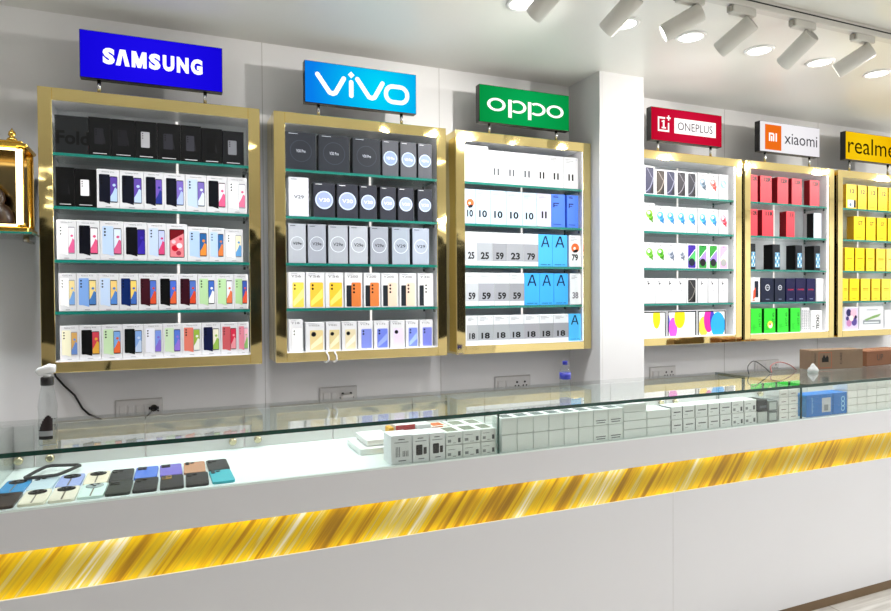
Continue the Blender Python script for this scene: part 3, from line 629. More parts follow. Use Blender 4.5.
# ------------------------------------------------------------------ counter
ZD, ZG = .952, 1.122
def onyx_mat():
    m, nt, N, L, b = nodes('backlit_onyx')
    tc = N.new('ShaderNodeTexCoord'); sx = N.new('ShaderNodeSeparateXYZ'); L.new(tc.outputs['Object'], sx.inputs[0])
    def mth(op, a, bb=0., cc=0.):
        n = N.new('ShaderNodeMath'); n.operation = op
        for i, v in enumerate((a, bb, cc)):
            if isinstance(v, (int, float)): n.inputs[i].default_value = v
            else: L.new(v, n.inputs[i])
        return n.outputs[0]
    s = mth('MULTIPLY_ADD', sx.outputs['Z'], -.75, sx.outputs['X'])
    cv = N.new('ShaderNodeCombineXYZ'); L.new(s, cv.inputs[0]); L.new(mth('MULTIPLY', sx.outputs['Z'], .05), cv.inputs[2])
    def noise(sc_, det, rough=.5, dist=0.):
        n = N.new('ShaderNodeTexNoise'); n.inputs['Scale'].default_value = sc_; n.inputs['Detail'].default_value = det
        n.inputs['Roughness'].default_value = rough; n.inputs['Distortion'].default_value = dist
        L.new(cv.outputs[0], n.inputs['Vector']); return n.outputs['Fac']
    cr = N.new('ShaderNodeValToRGB'); el = cr.color_ramp.elements
    el[0].position = .28; el[0].color = lin('96690c'); el[1].position = .74; el[1].color = lin('ece0bc')
    for p, c in ((.37, 'b48008'), (.44, 'd6a40a'), (.5, 'e6ba08'), (.56, 'cca41c'), (.61, 'd8c274'), (.67, 'e2c030')): e = el.new(p); e.color = lin(c)
    L.new(mth('MULTIPLY_ADD', mth('ADD', mth('MULTIPLY', noise(12, 5, .6), .66), mth('MULTIPLY', noise(40, 3), .34)), 1.9, -.45), cr.inputs[0])
    # diffusing slab is lit by led lines along its upper and lower edges
    t = mth('ABSOLUTE', mth('DIVIDE', mth('SUBTRACT', sx.outputs['Z'], .7625), .065))
    g = mth('POWER', t, 2.4)
    pn = N.new('ShaderNodeTexNoise'); pn.noise_dimensions = '1D'; pn.inputs['Scale'].default_value = 7; L.new(sx.outputs['X'], pn.inputs['W'])
    st = mth('MULTIPLY_ADD', mth('MULTIPLY', g, pn.outputs['Fac']), 1.5, .74)
    b.inputs['Base Color'].default_value = (.05, .04, .01, 1); b.inputs['Roughness'].default_value = .2; b.inputs['Specular IOR Level'].default_value = .3
    L.new(cr.outputs[0], b.inputs['Emission Color']); L.new(st, b.inputs['Emission Strength'])
    return m
YF, YBK = -.965, -.43
X0, X1 = -2.2, 7.2
cn = thing('sales_counter', 'long white shop counter with a glowing gold onyx band along its front', 'counter', (0, 0, 0))
b = MB(); b.box(X0, X1, YF, YBK, .05, .695, M_COUNTER)
for x in (2.0, 5.2): b.box(x-.001, x+.001, YF-.0005, YF, .05, .695, pm('counter_joint', 'c6c5c6', .5))
b.build('front_panel', cn)
b = MB(); b.box(X0, X1, YF+.005, YF+.03, .695, .83, onyx_mat()); b.box(X0, X1, YF+.03, YBK, .695, .83, M_COUNTER); b.build('onyx_band', cn)['label'] = 'glowing gold streaked onyx band'
b = MB(); b.box(X0, X1, YF+.002, YF+.0045, .695, .6965, emit('band_led', 'fff3cc', 1.0)); b.build('light_line', cn)
b = MB(); b.box(X0, X1, YF, YBK, .83, ZD-.006, M_COUNTER); b.box(X0, X1, YF, YBK, ZD-.006, ZD, M_DECK); b.build('display_deck', cn)
b = MB(); b.box(X0, X1, YF+.006, YF+.03, 0, .05, pm('brown_plinth', '6e5638', .4)); b.build('plinth', cn)
doors = [-2.2]+[-.456+.3605*k for k in range(-4, 22)]; doors = [d for d in doors if d <= 7.2]
for k, (a, c) in enumerate(zip(doors, doors[1:])):
    if c-a < .1: continue
    b = MB(); b.box(a+.003, c-.003, YBK-.016, YBK, ZD+.001, 1.104, pm('grey_white_door', 'cfcdcb', .3)); d = b.build('back_door', cn)
    kx = c-.046 if (round((a+.456)/.3605)) % 2 else a+.05
    b = MB(); b.tube([(kx, YBK-.016, .985), (kx, YBK-.024, .985), (kx, YBK-.028, .985), (kx, YBK-.04, .985), (kx, YBK-.046, .985)], [.006, .006, .014, .015, .009], pm('pale_brass_knob', 'c8bc9c', .25, 1), 16); b.build('knob', d)
segs = [-2.2, -.52, 1.148, 2.80, 4.45, 6.1, 7.2]
for a, c in zip(segs, segs[1:]):
    b = MB(); b.box(a+.0035, c-.0035, YF+.004, YF+.010, ZD+.001, ZG-.0155, M_PANE, {'l': M_TOPEDGE, 'r': M_TOPEDGE}); b.build('front_pane', cn)
for x in segs[1:-1]:
    b = MB(); b.box(x-.003, x+.003, YF+.003, YBK-.02, ZD+.001, ZG-.0155, M_PANE, {'f': M_TOPEDGE, 'b': M_TOPEDGE}); b.build('divider_pane', cn)
tops = [(-2.2, 2.799, 'long clear glass counter top with a dark green front edge, at left'), (2.801, 7.2, 'clear glass counter top right of the joint, under the cartons')]
for a, c, l in tops:
    b = MB(); b.box(a, c, -.985, -.425, ZG-.014, ZG, M_TOPGLASS, {'f': M_TOPEDGE, 'l': M_TOPEDGE, 'r': M_TOPEDGE})
    tag(b.build('glass_top'), l, 'counter top', 'glass counter tops')

# phones lying on the deck
def phone(x, y, rz, body, camc, kind, label, z=ZD+.0005):
    t = thing('smartphone', label, 'phone', (x, y, z), math.radians(rz), 'phones lying in two rows on the deck')
    w, l, h = .0705, .148, .0085
    bm = MB(); out = rrect(-w/2, w/2, -l/2, l/2, .011, 5); ins = rrect(-w/2+.0012, w/2-.0012, -l/2+.0012, l/2-.0012, .010, 5)
    n = len(out); m = ink(body, .25)
    bm.face([(p[0], p[1], 0) for p in out[::-1]], m)
    for i in range(n):
        a, c = out[i], out[(i+1) % n]; e, f = ins[i], ins[(i+1) % n]
        bm.face([(*a,0), (*c,0), (*c,h-.001), (*a,h-.001)], m); bm.face([(*a,h-.001), (*c,h-.001), (*f,h), (*e,h)], m)
    bm.face([(p[0], p[1], h) for p in ins], m)
    if kind == 'round':
        bm.face([(x_, y_, h+.0002) for x_, y_ in ((-.0022,-l/2+.004),(.0022,-l/2+.004),(.0022,.03),(-.0022,.03))], ink('6a6250'))
    bm.build('body', t)
    c = MB()
    if kind == 'round':
        c.lathe([(.0255, 0), (.0255, .002), (.0225, .003), (.0002, .003)], ink(camc, .2), cy=.042, z=h, n=28)
        for dx, dy in ((-.009,.008),(.009,.008),(0,-.009)): c.lathe([(.0055,.003),(.0055,.0042),(.0002,.0042)], ink('0c0c10', .1), cx=dx, cy=.042+dy, z=h, n=12)
    elif kind == 'square':
        c.box(-w/2+.005, -w/2+.034, l/2-.045, l/2-.006, h, h+.0018, ink(camc, .2), c=.0008)
        for dx, dy in ((.012,-.016),(.012,-.034),(.026,-.025)): c.lathe([(.006,.0018),(.006,.003),(.0002,.003)], ink('08080a', .1), cx=-w/2+dx, cy=l/2+dy+.0, z=h, n=12)
    else:
        for dx, dy in ((.012,-.014),(.012,-.034),(.028,-.02)): c.lathe([(.0072,0),(.0072,.0022),(.0002,.0022)], ink(camc, .15), cx=-w/2+dx, cy=l/2+dy, z=h, n=14)
    c.build('camera_module', t)
FR = [('4a3430','2a2020','dots','brown'), ('ece8d4','1c1c1e','round','cream with a round black camera'), ('e8e4d2','1c1c1e','round','cream with a round black camera'), ('d8eee8','a8b4b4','round','pale mint with a grey camera'), ('38423c','20242a','square','dark green grey'), ('2c2a2e','151518','dots','black'), ('28282c','b09050','square','black with a gold camera block'), ('2e2e32','18181c','dots','charcoal'), ('48b8c4','20505c','dots','turquoise')]
BR = [('48a0d4','1c2c3c','round','sky blue with a round camera'), ('c8dce4','303840','dots','ice blue'), ('aab8e4','22222a','round','periwinkle with a round camera'), ('ece4cc','1c1c1e','round','cream with a round camera'), ('2a2a2e','18181a','dots','black'), ('6088dc','243868','square','blue'), ('8478cc','302c58','square','purple'), ('c49878','3a302c','dots','tan'), ('2e3036','18181c','dots','slate')]
XP = [-.463, -.385, -.308, -.231, -.157, -.0815, -.004, .0725, .150]
for i, x in enumerate(XP):
    r = FR[i]; dx = random.uniform(-1.5, 1.5); phone(x, -.872+.0015*i-.004*(i > 5), dx if i < 8 else 2, *r[:3], '%s phone, %s from left in front row on the deck' % (r[3], ORD[i]))
    r = BR[i]; phone(x-.003, -.716+.001*i, random.uniform(-1.5, 1.5), *r[:3], '%s phone, %s from left in back row on the deck' % (r[3], ORD[i]))
# dark loop strap lying on the back row
b = MB(); zz = ZD+.017
p = [(-.449,-.655),(-.43,-.58),(-.41,-.525),(-.395,-.515),(-.31,-.542),(-.302,-.556),(-.335,-.625),(-.352,-.655),(-.365,-.664),(-.44,-.668)]
p = [(a, c, zz) for a, c in p]+[(p[0][0], p[0][1], zz)]; b.tube(p, .0055, pm('matte_black_rubber', '1a1a1c', .5), 10)
tag(b.build('phone_bumper'), 'black loop shaped bumper lying across the back row of phones', 'phone case')

# ------------------------------------------------------------------ stock on the deck
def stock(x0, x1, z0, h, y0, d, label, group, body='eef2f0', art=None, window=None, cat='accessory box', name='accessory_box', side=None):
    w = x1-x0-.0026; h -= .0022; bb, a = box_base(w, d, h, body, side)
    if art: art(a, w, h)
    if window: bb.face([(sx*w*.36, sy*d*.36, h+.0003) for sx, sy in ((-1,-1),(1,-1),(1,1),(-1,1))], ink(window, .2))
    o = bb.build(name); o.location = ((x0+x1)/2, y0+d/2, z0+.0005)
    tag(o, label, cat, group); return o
def a_lines(a, w, h):
    for k in range(3): a.rect(-w*.36, w*(.1, .3, -.05)[k], h*(.3-.1*k), h*(.34-.1*k), '70787a')
def a_low(a, w, h):
    a.rect(-w*.34, w*.34, h*.26, h*.32, '6c7476'); a.rect(-w*.3, w*.3, h*.12, h*.18, '7a8284')
def a_mid(a, w, h):
    a.rect(-w*.3, w*.34, h*.52, h*.6, '586064'); a.rect(-w*.36, -w*.1, h*.3, h*.34, 'a0a8a8')
def a_red(a, w, h): a.rect(-w*.26, w*.26, h*.36, h*.44, '7a5c5c')
def a_chg(a, w, h):
    a.rect(-w*.2, w*.15, h*.84, h*.87, '50585c'); a.rect(-w*.34, w*.34, h*.74, h*.765, '8c9496')
    a.P(rrect(-w*.3, w*.1, h*.25, h*.62, w*.06), '1c2024'); a.P(rrect(w*.16, w*.36, h*.27, h*.52, w*.05), '22262a'); a.rect(-w*.16, w*.2, h*.1, h*.13, '6c7478')
def a_cable(a, w, h):
    a.rect(-w*.15, w*.15, h*.84, h*.87, '50585c'); a.rect(-w*.34, w*.34, h*.74, h*.765, '8c9496')
    for x in (-.28,-.2,-.12,.05,.12,.2,.28): a.rect(w*x, w*(x+.035), h*.25, h*(.6 if x < -.1 else .45), '7c868a')
    a.rect(-w*.16, w*.2, h*.1, h*.13, '6c7478')
def a_side(a, w, h):
    a.rect(-w*.38, w*.05, h*.66, h*.7, '8a9092'); a.rect(-w*.4, -w*.2, h*.2, h*.42, '98a0a0'); a.rect(w*.22, w*.38, h*.15, h*.5, '5c6466'); a.rect(-w*.1, w*.1, h*.12, h*.16, '5c6466')
YD = -.948
cg = 'white charger boxes at the left end of the stock'
stock(.719, .8005, ZD, .106, YD, .09, 'white upright box picturing cables, leftmost of the charger boxes', cg, 'eaeef0', a_cable)
stock(.8015, .867, ZD, .104, YD, .09, 'white upright box with a black charger picture, beside the cable box', cg, 'eaeef0', a_chg)
stock(.868, .9315, ZD, .103, YD, .09, 'white upright box with a black charger picture, next to the small stacked boxes', cg, 'eaeef0', a_chg)
def a_redtop(a, w, h): a.rect(-w*.5, w*.5, h*.8, h, 'c03c40'); a.rect(-w*.2, w*.2, h*.5, h*.66, '404448'); a.rect(w*.38, w*.5, h*.3, h*.8, 'c03c40')
stock(.77, .85, ZD, .122, YD+.098, .09, 'red and white box standing behind the charger boxes', 'boxes behind the chargers', 'eeeeee', a_redtop)['label']
bpy.context.view_layer.update()
stock(.745, .766, ZD, .115, YD+.1, .05, 'small yellow packet beside the red and white box', 'boxes behind the chargers', 'eab428')
stock(.853, .915, ZD, .118, YD+.098, .09, 'white box with grey print behind the charger boxes, right of the red one', 'boxes behind the chargers', 'e8eaea', a_side)
stock(.917, .985, ZD, .105, YD+.1, .08, 'white box with an orange stripe behind the small stacked boxes', 'boxes behind the chargers', 'e8e4d8', lambda a, w, h: a.rect(-w*.5, w*.2, h*.84, h, 'd07840'), window='d88048')
stock(.655, .80, ZD, .026, -.77, .2, 'flat white box lying left of the charger boxes, lower of two', 'flat white boxes left of the chargers', 'eef2f0')
o = stock(.69, .80, ZD+.027, .024, -.74, .17, 'flat white box lying on top of the other flat box', 'flat white boxes left of the chargers', 'f2f4f2')
xs = [.9335, 1.003, 1.079, 1.145]
for i, (a, c) in enumerate(edges(xs)):
    for k, n in ((0, 'lower'), (1, 'upper')):
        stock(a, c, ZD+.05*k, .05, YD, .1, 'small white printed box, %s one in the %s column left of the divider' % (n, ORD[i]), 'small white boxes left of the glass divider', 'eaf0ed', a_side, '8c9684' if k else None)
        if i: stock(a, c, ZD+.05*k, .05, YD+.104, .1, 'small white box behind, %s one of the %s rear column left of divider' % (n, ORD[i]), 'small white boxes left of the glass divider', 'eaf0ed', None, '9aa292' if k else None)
xs = [1.167, 1.2365, 1.309, 1.381, 1.453, 1.523, 1.595, 1.67, 1.7465]
for i, (a, c) in enumerate(edges(xs)):
    for k, n in ((0, 'lower'), (1, 'upper')):
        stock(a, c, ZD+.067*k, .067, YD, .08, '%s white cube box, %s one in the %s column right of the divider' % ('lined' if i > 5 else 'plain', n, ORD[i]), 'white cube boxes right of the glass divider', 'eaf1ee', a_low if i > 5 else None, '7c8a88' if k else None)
for j, (xa, xb, n) in enumerate(((1.7485, 1.872, 4), (1.8735, 2.004, 3))):
    for k in range(n):
        stock(xa, xb, ZD+.0365*k, .0365, YD, .11, 'flat white box, layer %s from bottom, %s flat stack right of the cubes' % (ORD[k], ORD[j]), 'stacked flat white boxes in the counter', 'eaf1ee', None)
xs = [2.0065, 2.072, 2.144, 2.219, 2.289, 2.362, 2.439, 2.52]
for i, (a, c) in enumerate(edges(xs)):
    for k, n in ((0, 'lower'), (1, 'upper')):
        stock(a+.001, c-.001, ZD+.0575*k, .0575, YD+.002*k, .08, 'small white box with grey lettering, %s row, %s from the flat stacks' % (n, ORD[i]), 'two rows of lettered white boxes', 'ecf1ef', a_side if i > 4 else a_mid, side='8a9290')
stock(2.524, 2.588, ZD, .053, YD, .08, 'pale box under the dark one, beside the lettered rows', 'odd boxes by the second divider', 'c4ccc8')
stock(2.524, 2.588, ZD+.0535, .056, YD, .08, 'dark grey box on top of a pale one', 'odd boxes by the second divider', '3c464a', lambda a, w, h: a.rect(-w*.3, w*.4, h*.3, h*.5, '626e74'))
for k, n in ((0, 'lower'), (1, 'upper')):
    stock(2.591, 2.656, ZD+.051*k, .05, YD, .08, 'grey framed white box, %s one next to the dark box' % n, 'odd boxes by the second divider', '7e8886', lambda a, w, h: a.rect(-w*.38, w*.38, h*.12, h*.86, 'bcc6c2'))
for i, (a, c) in enumerate(((2.664, 2.7275), (2.729, 2.794))):
    for k in range(4):
        stock(a, c, ZD+.0372*k, .0372, YD, .08, 'white box with dull red print, layer %s from bottom, %s column before second divider' % (ORD[k], ORD[i]), 'white boxes with red print', 'f0f2ee', a_red)
def a_blueA(a, w, h):
    a.text('tempered', -w*.28, h*.5, w=h*.7, h=w*.1, m='a8dcf4', rot=1); a.rect(w*.08, w*.42, h*.16, h*.82, 'c8ccd0'); a.rect(w*.16, w*.32, h*.22, h*.5, '90989c')
def a_blueB(a, w, h):
    for k in range(3): a.ring(w*.2, h*(.25+.22*k), w*.09, w*.14, 'a8dcf4', n=12)
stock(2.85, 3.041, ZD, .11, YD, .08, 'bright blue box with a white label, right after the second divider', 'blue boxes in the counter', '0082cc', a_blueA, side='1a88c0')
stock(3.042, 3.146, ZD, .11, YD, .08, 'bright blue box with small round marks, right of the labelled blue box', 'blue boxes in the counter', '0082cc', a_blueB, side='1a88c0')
xs = [3.149, 3.223, 3.298, 3.374, 3.45, 3.53, 3.61, 3.69]
for i, (a, c) in enumerate(edges(xs)):
    for k in range(4):
        stock(a, c, ZD+.0375*k, .0375, YD, .08, 'small white box, layer %s from bottom, %s column right of the blue boxes' % (ORD[k], ORD[i]), 'small white boxes right of the blue boxes', 'f0f1ec', None)

# ------------------------------------------------------------------ things on the glass top and wall
def bottle_spray():
    t = thing('spray_bottle', 'clear spray bottle with black label and black collar standing on the glass at left', 'bottle', (-.342, -.915, ZG))
    b = MB(); b.lathe([(.0002,.001),(.022,0),(.025,.006),(.0255,.06),(.024,.09),(.026,.115),(.021,.15),(.0165,.172),(.0145,.18)], M_CLEAR, n=24, sy=.8); b.build('body', t)
    b = MB()
    for k in range(10):
        t0, t1 = math.radians(215+9*k), math.radians(215+9*(k+1)); r = .0262
        for z0, z1, m in ((.02,.03,M_BLACK), (.03,.045,pm('grey_label', '9ea2a6', .4)), (.045,.092-.0022*abs(k-6.5)**1.6,pm('black_label', '201418', .3))):
            b.face([(r*math.cos(t0), r*math.sin(t0)*.83, z0), (r*math.cos(t1), r*math.sin(t1)*.83, z0), (r*math.cos(t1), r*math.sin(t1)*.83, z1), (r*math.cos(t0), r*math.sin(t0)*.83, z1)], m)
    b.build('label', t)
    b = MB(); b.lathe([(.0155,.178),(.0175,.18),(.0175,.2),(.0155,.203)], M_BLACK, n=20); b.build('collar', t)
    b = MB(); w = pm('milky_plastic', 'e6e8ea', .25)
    b.tube([(0,0,.203),(0,0,.212)], .011, w, 14)
    b.tube([(-.026,0,.214),(-.02,0,.219),(.008,0,.228),(.022,0,.227)], [.009,.0125,.015,.012], w, 14); b.build('sprayer_head', t)
bottle_spray()
t = thing('water_bottle', 'small clear bottle with blue label and blue cap standing by the column', 'bottle', (1.69, -.6, ZG))
b = MB(); b.lathe([(.0002,.001),(.024,0),(.026,.006),(.025,.045),(.026,.085),(.02,.1),(.011,.113)], M_CLEAR, n=20); b.build('body', t)
b = MB(); b.lathe([(.0265,.045),(.0265,.076)], pm('blue_label', '2a2e9c', .35), n=20); b.build('label', t)
b = MB(); b.lathe([(.0125,.112),(.0125,.127),(.0115,.129)], pm('blue_cap', '20249a', .35), n=16); b.build('cap', t)

def switchboard(x0, x1, sw, so, label, z0=.978, z1=1.08):
    t = thing('switch_plate', label, 'switch plate', ((x0+x1)/2, YW, (z0+z1)/2), 0, 'electrical plates on the wall')
    w, h = (x1-x0)/2, (z1-z0)/2
    m = pm('white_switch_plastic', 'e0dedc', .3); m2 = pm('grey_plate_rim', 'cfccca', .4)
    b = MB(); b.box(-w, w, -.008, 0, -h, h, m2, c=.003); b.box(-w+.005, w-.005, -.0105, -.007, -h+.005, h-.005, m, c=.002); b.build('plate', t)
    n = sw+so; pw = (2*w-.03)/n
    for k in range(n):
        cx = -w+.015+pw*(k+.5)
        if k < sw:
            b = MB(); b.box(cx-pw*.36, cx+pw*.36, -.0145, -.0105, -h*.45, h*.45, m, c=.0018); b.box(cx-pw*.46, cx-pw*.38, -.0109, -.0105, -h*.5, h*.5, m2); b.build('switch', t)
        else:
            b = MB(); b.box(cx-pw*.42, cx+pw*.42, -.012, -.0105, -h*.55, h*.55, m, c=.0008)
            for dx, dz, r in ((0,.012,.0068), (-.011,-.01,.0058), (.011,-.01,.0058)): b.lathe([(.0002, 0), (r, 0)], M_BLACK, cx=cx+dx, n=10)
            # holes face the room
            b.v = [v for v in b.v]
            nv = 3*20
            b.v = b.v[:-nv*2] + [] if False else b.v
            b.f = b.f; o = b.build('socket', t)
            me = o.data
            for v in me.vertices:
                pass
    return t
def socket_fix():
    # turn the round pin holes to face the room
    for o in bpy.data.objects:
        if o.name.startswith('socket') and o.type == 'MESH':
            me = o.data; bm = bmesh.new(); bm.from_mesh(me)
            dark = [f for f in bm.faces if me.materials[f.material_index] == M_BLACK]
            vs = {v for f in dark for v in f.verts}
            groups = []
            left = set(vs)
            while left:
                st = [left.pop()]; g = set(st)
                while st:
                    v = st.pop()
                    for e in v.link_edges:
                        u = e.other_vert(v)
                        if u in left: left.discard(u); g.add(u); st.append(u)
                groups.append(g)
            for i, g in enumerate(sorted(groups, key=lambda g: sum(v.co.x for v in g)/len(g))):
                cx = sum(v.co.x for v in g)/len(g); dz = (-.01, .012, -.01)[i % 3]
                for v in g: v.co = Vector((v.co.x, -.0124, dz+v.co.y))
            bm.to_mesh(me); bm.free()
switchboard(-0.247, -0.042, 4, 1, 'white switch plate with a black plug, under the blue sign cabinet')
switchboard(0.711, 0.916, 2, 2, 'white socket plate with a white adapter, under the cyan sign cabinet')
switchboard(1.746, 1.990, 2, 2, 'white socket plate under the green sign cabinet, left of the column')
switchboard(2.896, 3.116, 2, 2, 'white socket plate just right of the column, under the crimson sign cabinet')
switchboard(3.843, 4.084, 3, 2, 'faint white switch plate left of the cartons, behind the cables')
socket_fix()
t = thing('plug', 'black power plug in the switch plate under the blue sign', 'plug', (-.081, YW-.012, 1.034))
b = MB(); b.tube([(0,0,0),(0,-.012,0),(0,-.03,-.002)], [.016,.017,.011], M_BLACK, 12); b.box(-.022,.022,-.01,-.002,-.006,.006,M_BLACK); b.build('plug_body', t)
b = MB(); b.tube([(0,-.028,-.002),(-.012,-.038,-.014),(-.028,-.035,-.03),(-.04,-.03,-.045)], .0035, M_BLACK, 8); b.build('cord', t)
b = MB(); b.box(.822, .885, YW-.045, YW-.012, 1.008, 1.04, pm('white_adapter', 'eceaea', .3), c=.005)
tag(b.build('power_adapter'), 'white adapter plugged in under the cyan sign cabinet', 'adapter')
b = MB(); b.tube([(-.49, YW-.012, 1.23), (-.483, YW-.012, 1.206), (-.45, YW-.01, 1.16), (-.41, YW-.006, 1.115), (-.38, YW-.006, 1.052), (-.353, YW-.006, 1.022), (-.306, YW-.006, .997), (-.287, YW-.006, .94), (-.287, YW-.006, .8)], .0045, M_BLACK, 8)
tag(b.build('hanging_cable'), 'black cord hanging down the wall from the corner of the leftmost cabinet', 'cord')
for x, l in ((.705, 'left'), (.745, 'right')):
    b = MB(); b.tube([(x, -.006, 1.29), (x-.006, -.012, 1.285), (x+.004, -.010, 1.268), (x+.006, -.010, 1.25), (x-.004, -.008, 1.235), (x-.008, .02, 1.238)], .0042, pm('white_cord', 'f2f2f2', .4), 8)
    tag(b.build('white_cord'), 'short white cord over the bottom frame under the cyan sign, %s of two' % l, 'cord', 'white cords at the cabinet bottom')

# cartons and cables at right
M_CARD = wall_mat('cardboard', '786250', .8, .2, .12, 9); M_CARD2 = wall_mat('pale_cardboard', 'a08a68', .8, .2, .1, 8); M_CARD3 = wall_mat('red_brown_cardboard', '744c36', .8, .2, .12, 8)
def carton(x, y, rz, w, d, h, m, label, art):
    b = MB(); b.box(-w/2, w/2, 0, d, 0, h, m, c=.002)
    b.box(-w/2+.002, w/2-.002, d*.48, d*.52, h-.0005, h+.0005, pm('parcel_tape', 'b08c58', .3))
    a = Art(b, -.0002, 0, 0); art(a, w, h)
    o = b.build('carton'); o.location = (x, y, ZG+.0005); o.rotation_euler = (0,0,math.radians(rz)); tag(o, label, 'carton', 'cardboard cartons on the counter'); return o
def c1(a, w, h):
    for q in ((-.37,-.12,.86,.88),(-.37,-.12,.08,.1),(-.37,-.363,.08,.88),(-.127,-.12,.08,.88)): a.rect(w*q[0], w*q[1], h*q[2], h*q[3], 'b85c34')
    a.rect(-w*.31, -w*.18, h*.38, h*.6, '241c18'); a.P([(-w*.3,h*.6),(-w*.27,h*.78),(-w*.24,h*.6)], '241c18'); a.P([(-w*.24,h*.6),(-w*.21,h*.74),(-w*.18,h*.6)], '241c18')
    a.text('FRAGILE', -w*.44, h*.6, w=h*.5, h=w*.035, m='241c18', rot=1); a.text('CARE', w*.06, h*.55, w=h*.6, h=w*.045, m='201814', rot=1)
def c3(a, w, h): a.text('UP', -w*.2, h*.55, w=w*.14, h=h*.4, m='2a1a12')
carton(3.535, -.62, -8, .365, .09, .112, M_CARD, 'wide brown carton with an orange framed handling mark, on the glass', c1)
carton(4.02, -.6, 3, .44, .14, .09, M_CARD3, 'reddish brown carton cut by the right picture edge', c3)
b = MB(); b.lathe([(.0002,.0),(.055,.002),(.058,.014),(.044,.03),(.034,.036),(.026,.05),(.01,.056),(.0002,.05)], pm('white_bag', 'b0b0ae', .5), n=14, sy=.5)
b.v = [(x+.004*math.sin(90*z_+7*y_*40), y_+.003*math.sin(300*x), z_*(1+.12*math.sin(160*x+2))) for x, y_, z_ in b.v]
o = b.build('plastic_bag'); o.scale = (.6, .7, .8); o.location = (3.27, -.665, ZG); tag(o, 'crumpled white plastic bag in front of the brown carton', 'bag')
def arc(pts, m, nm, label):
    b = MB(); P = [Vector(p) for p in pts]; Q = []
    for i in range(len(P)-1):
        p0, p1, p2, p3 = P[max(i-1,0)], P[i], P[i+1], P[min(i+2,len(P)-1)]
        for s in range(6):
            u = s/6; Q.append(.5*((2*p1)+(p2-p0)*u+(2*p0-5*p1+4*p2-p3)*u*u+(3*p1-p0-3*p2+p3)*u**3))
    Q.append(P[-1]); b.tube(Q, .0028, m, 6); tag(b.build(nm), label, 'cable', 'loose cables on the glass top')
z = ZG+.003
arc([(2.86,-.6,z),(2.875,-.58,z+.04),(2.93,-.57,z+.066),(2.99,-.58,z+.035),(3.02,-.6,z)], M_BLACK, 'loose_cable', 'dark cable looping up from the glass, left of the red cable')
arc([(3.03,-.6,z),(3.06,-.57,z+.035),(3.14,-.56,z+.05),(3.22,-.56,z+.03),(3.26,-.57,z)], pm('red_cable', '8c3430', .4), 'loose_cable', 'red cable arching over the glass beside the cartons')

# ------------------------------------------------------------------ small lit shrine at far left
t = thing('wall_shelf', 'small glass wall shelf holding the gold shrine', 'shelf', (-.8, YW, 1.82))
b = MB(); b.box(-.28, .285, -.32, 0, 0, .008, M_SHELF, {'f': M_EDGE, 'r': M_EDGE, 'l': M_EDGE}); b.build('glass_panel', t)
for x in (-.2, .235):
    b = MB(); b.tube([(x,-.14,-.02),(x,-.14,0)], .012, M_STEEL, 12); b.box(x-.006, x+.006, -.14, 0, -.02, -.012, M_STEEL); b.build('bracket', t)
t = thing('shrine', 'small gold lit shrine standing on a glass wall shelf at far left', 'shrine', (-.79, -.0, 1.8285))
M_SG = pm('shrine_gold', 'd8b050', .22, 1)
b = MB(); b.box(-.255, .262, -.075, .12, 0, .02, M_SG, c=.004); b.build('base', t)
b = MB(); b.box(-.255, .262, -.075, .12, .34, .358, M_SG, c=.006); b.box(-.235, .242, -.06, .11, .358, .37, M_SG, c=.004); b.build('roof', t)
for x in (-.2, .0, .2):
    b = MB(); b.lathe([(.014,.37),(.02,.378),(.016,.385),(.008,.39),(.014,.4),(.012,.41),(.004,.42),(.0002,.428)], M_SG, cx=x, cy=-.02, n=14); b.build('finial', t)
for x in (-.235, .238):
    for y in (-.06, .1):
        b = MB(); b.lathe([(.014,.02),(.014,.035),(.009,.04),(.009,.32),(.014,.325),(.014,.34)], M_SG, cx=x, cy=y, n=14); b.build('post', t)
b = MB(); b.box(-.245, .252, .108, .114, .02, .34, pm('bronze_mirror', '8a7a58', .12, 1)); b.build('back_mirror', t)
b = MB(); b.box(-.22, .22, -.05, .1, .0205, .026, pm('red_velvet', 'a01018', .8)); b.build('red_cloth', t)
LW = emit('warm_led', 'ffe6a8', 6.)
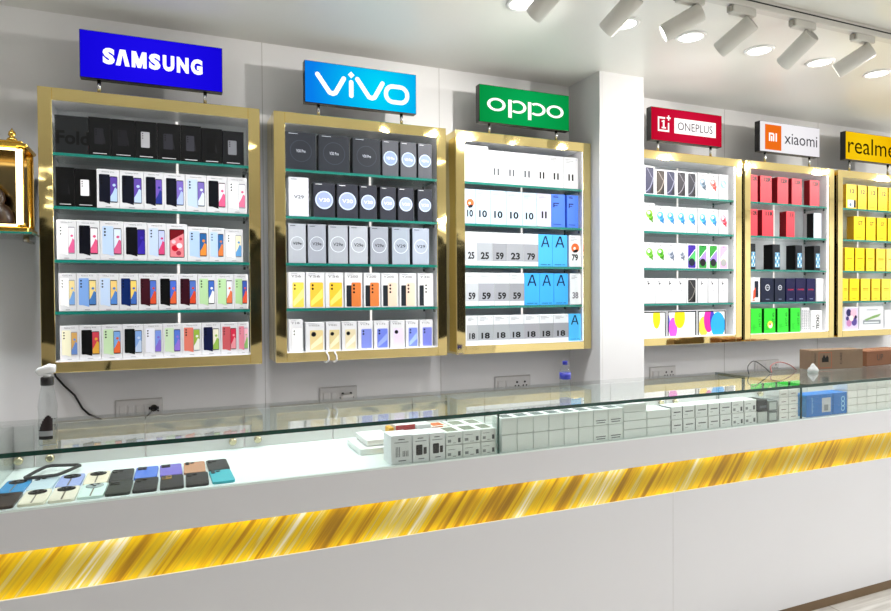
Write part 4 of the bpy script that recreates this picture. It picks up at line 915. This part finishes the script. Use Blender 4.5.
b = MB(); b.box(.222, .244, -.078, -.072, .03, .332, LW); b.box(-.225, .222, -.072, -.064, .328, .336, LW); b.box(-.225, .222, -.072, -.064, .022, .03, LW); b.box(-.233, -.225, -.072, -.064, .03, .332, LW); b.build('light_strip', t)
t = thing('idol', 'dark rounded idol seated inside the gold shrine', 'figurine', (-.655, .03, 1.855))
b = MB(); b.lathe([(.0002,0),(.05,.0),(.062,.02),(.055,.06),(.04,.085),(.025,.095),(.03,.115),(.026,.14),(.012,.155),(.0002,.158)], pm('dark_stone', '2a1c16', .35), n=20, sy=.7); b.build('figure', t)
t = thing('flower_garland', 'yellow marigold garland hanging inside the gold shrine', 'garland', (-.665, -.035, 1.95))
b = MB()
for k in range(10):
    u = k/9; cx, cz = -.03+.045*math.sin(u*3.1), .1-.13*u
    b.lathe([(.0002,-.012),(.01,-.009),(.014,0),(.01,.009),(.0002,.012)], pm('marigold', 'f0c010', .7), cx=cx, z=cz, n=9)
b.build('flowers', t)

# ------------------------------------------------------------------ camera and output
cam = bpy.data.cameras.new('camera'); co = bpy.data.objects.new('camera', cam); COL.objects.link(co)
cam.sensor_width = 36; cam.sensor_fit = 'HORIZONTAL'; cam.lens = 643/891*36; cam.clip_start = .05
co.matrix_world = Matrix.Translation((0, -3.1405, 1.56)) @ Matrix.Rotation(-.4034, 4, 'Z') @ Matrix.Rotation(math.pi/2-.0154, 4, 'X') @ Matrix.Rotation(-.0062, 4, 'Z')
sc.camera = co
w = bpy.data.worlds.new('world'); sc.world = w; w.use_nodes = True
w.node_tree.nodes['Background'].inputs[0].default_value = (1, 1, 1, 1); w.node_tree.nodes['Background'].inputs[1].default_value = .15
sc.view_settings.view_transform = 'Standard'; sc.view_settings.look = 'None'; sc.view_settings.gamma = 1; sc.view_settings.exposure = 0
try:
    sc.cycles.use_denoising = True; sc.cycles.max_bounces = 10; sc.cycles.diffuse_bounces = 5; sc.cycles.glossy_bounces = 5
    sc.cycles.transparent_max_bounces = 24; sc.cycles.sample_clamp_indirect = 6; sc.cycles.caustics_reflective = False; sc.cycles.caustics_refractive = False
except Exception: pass
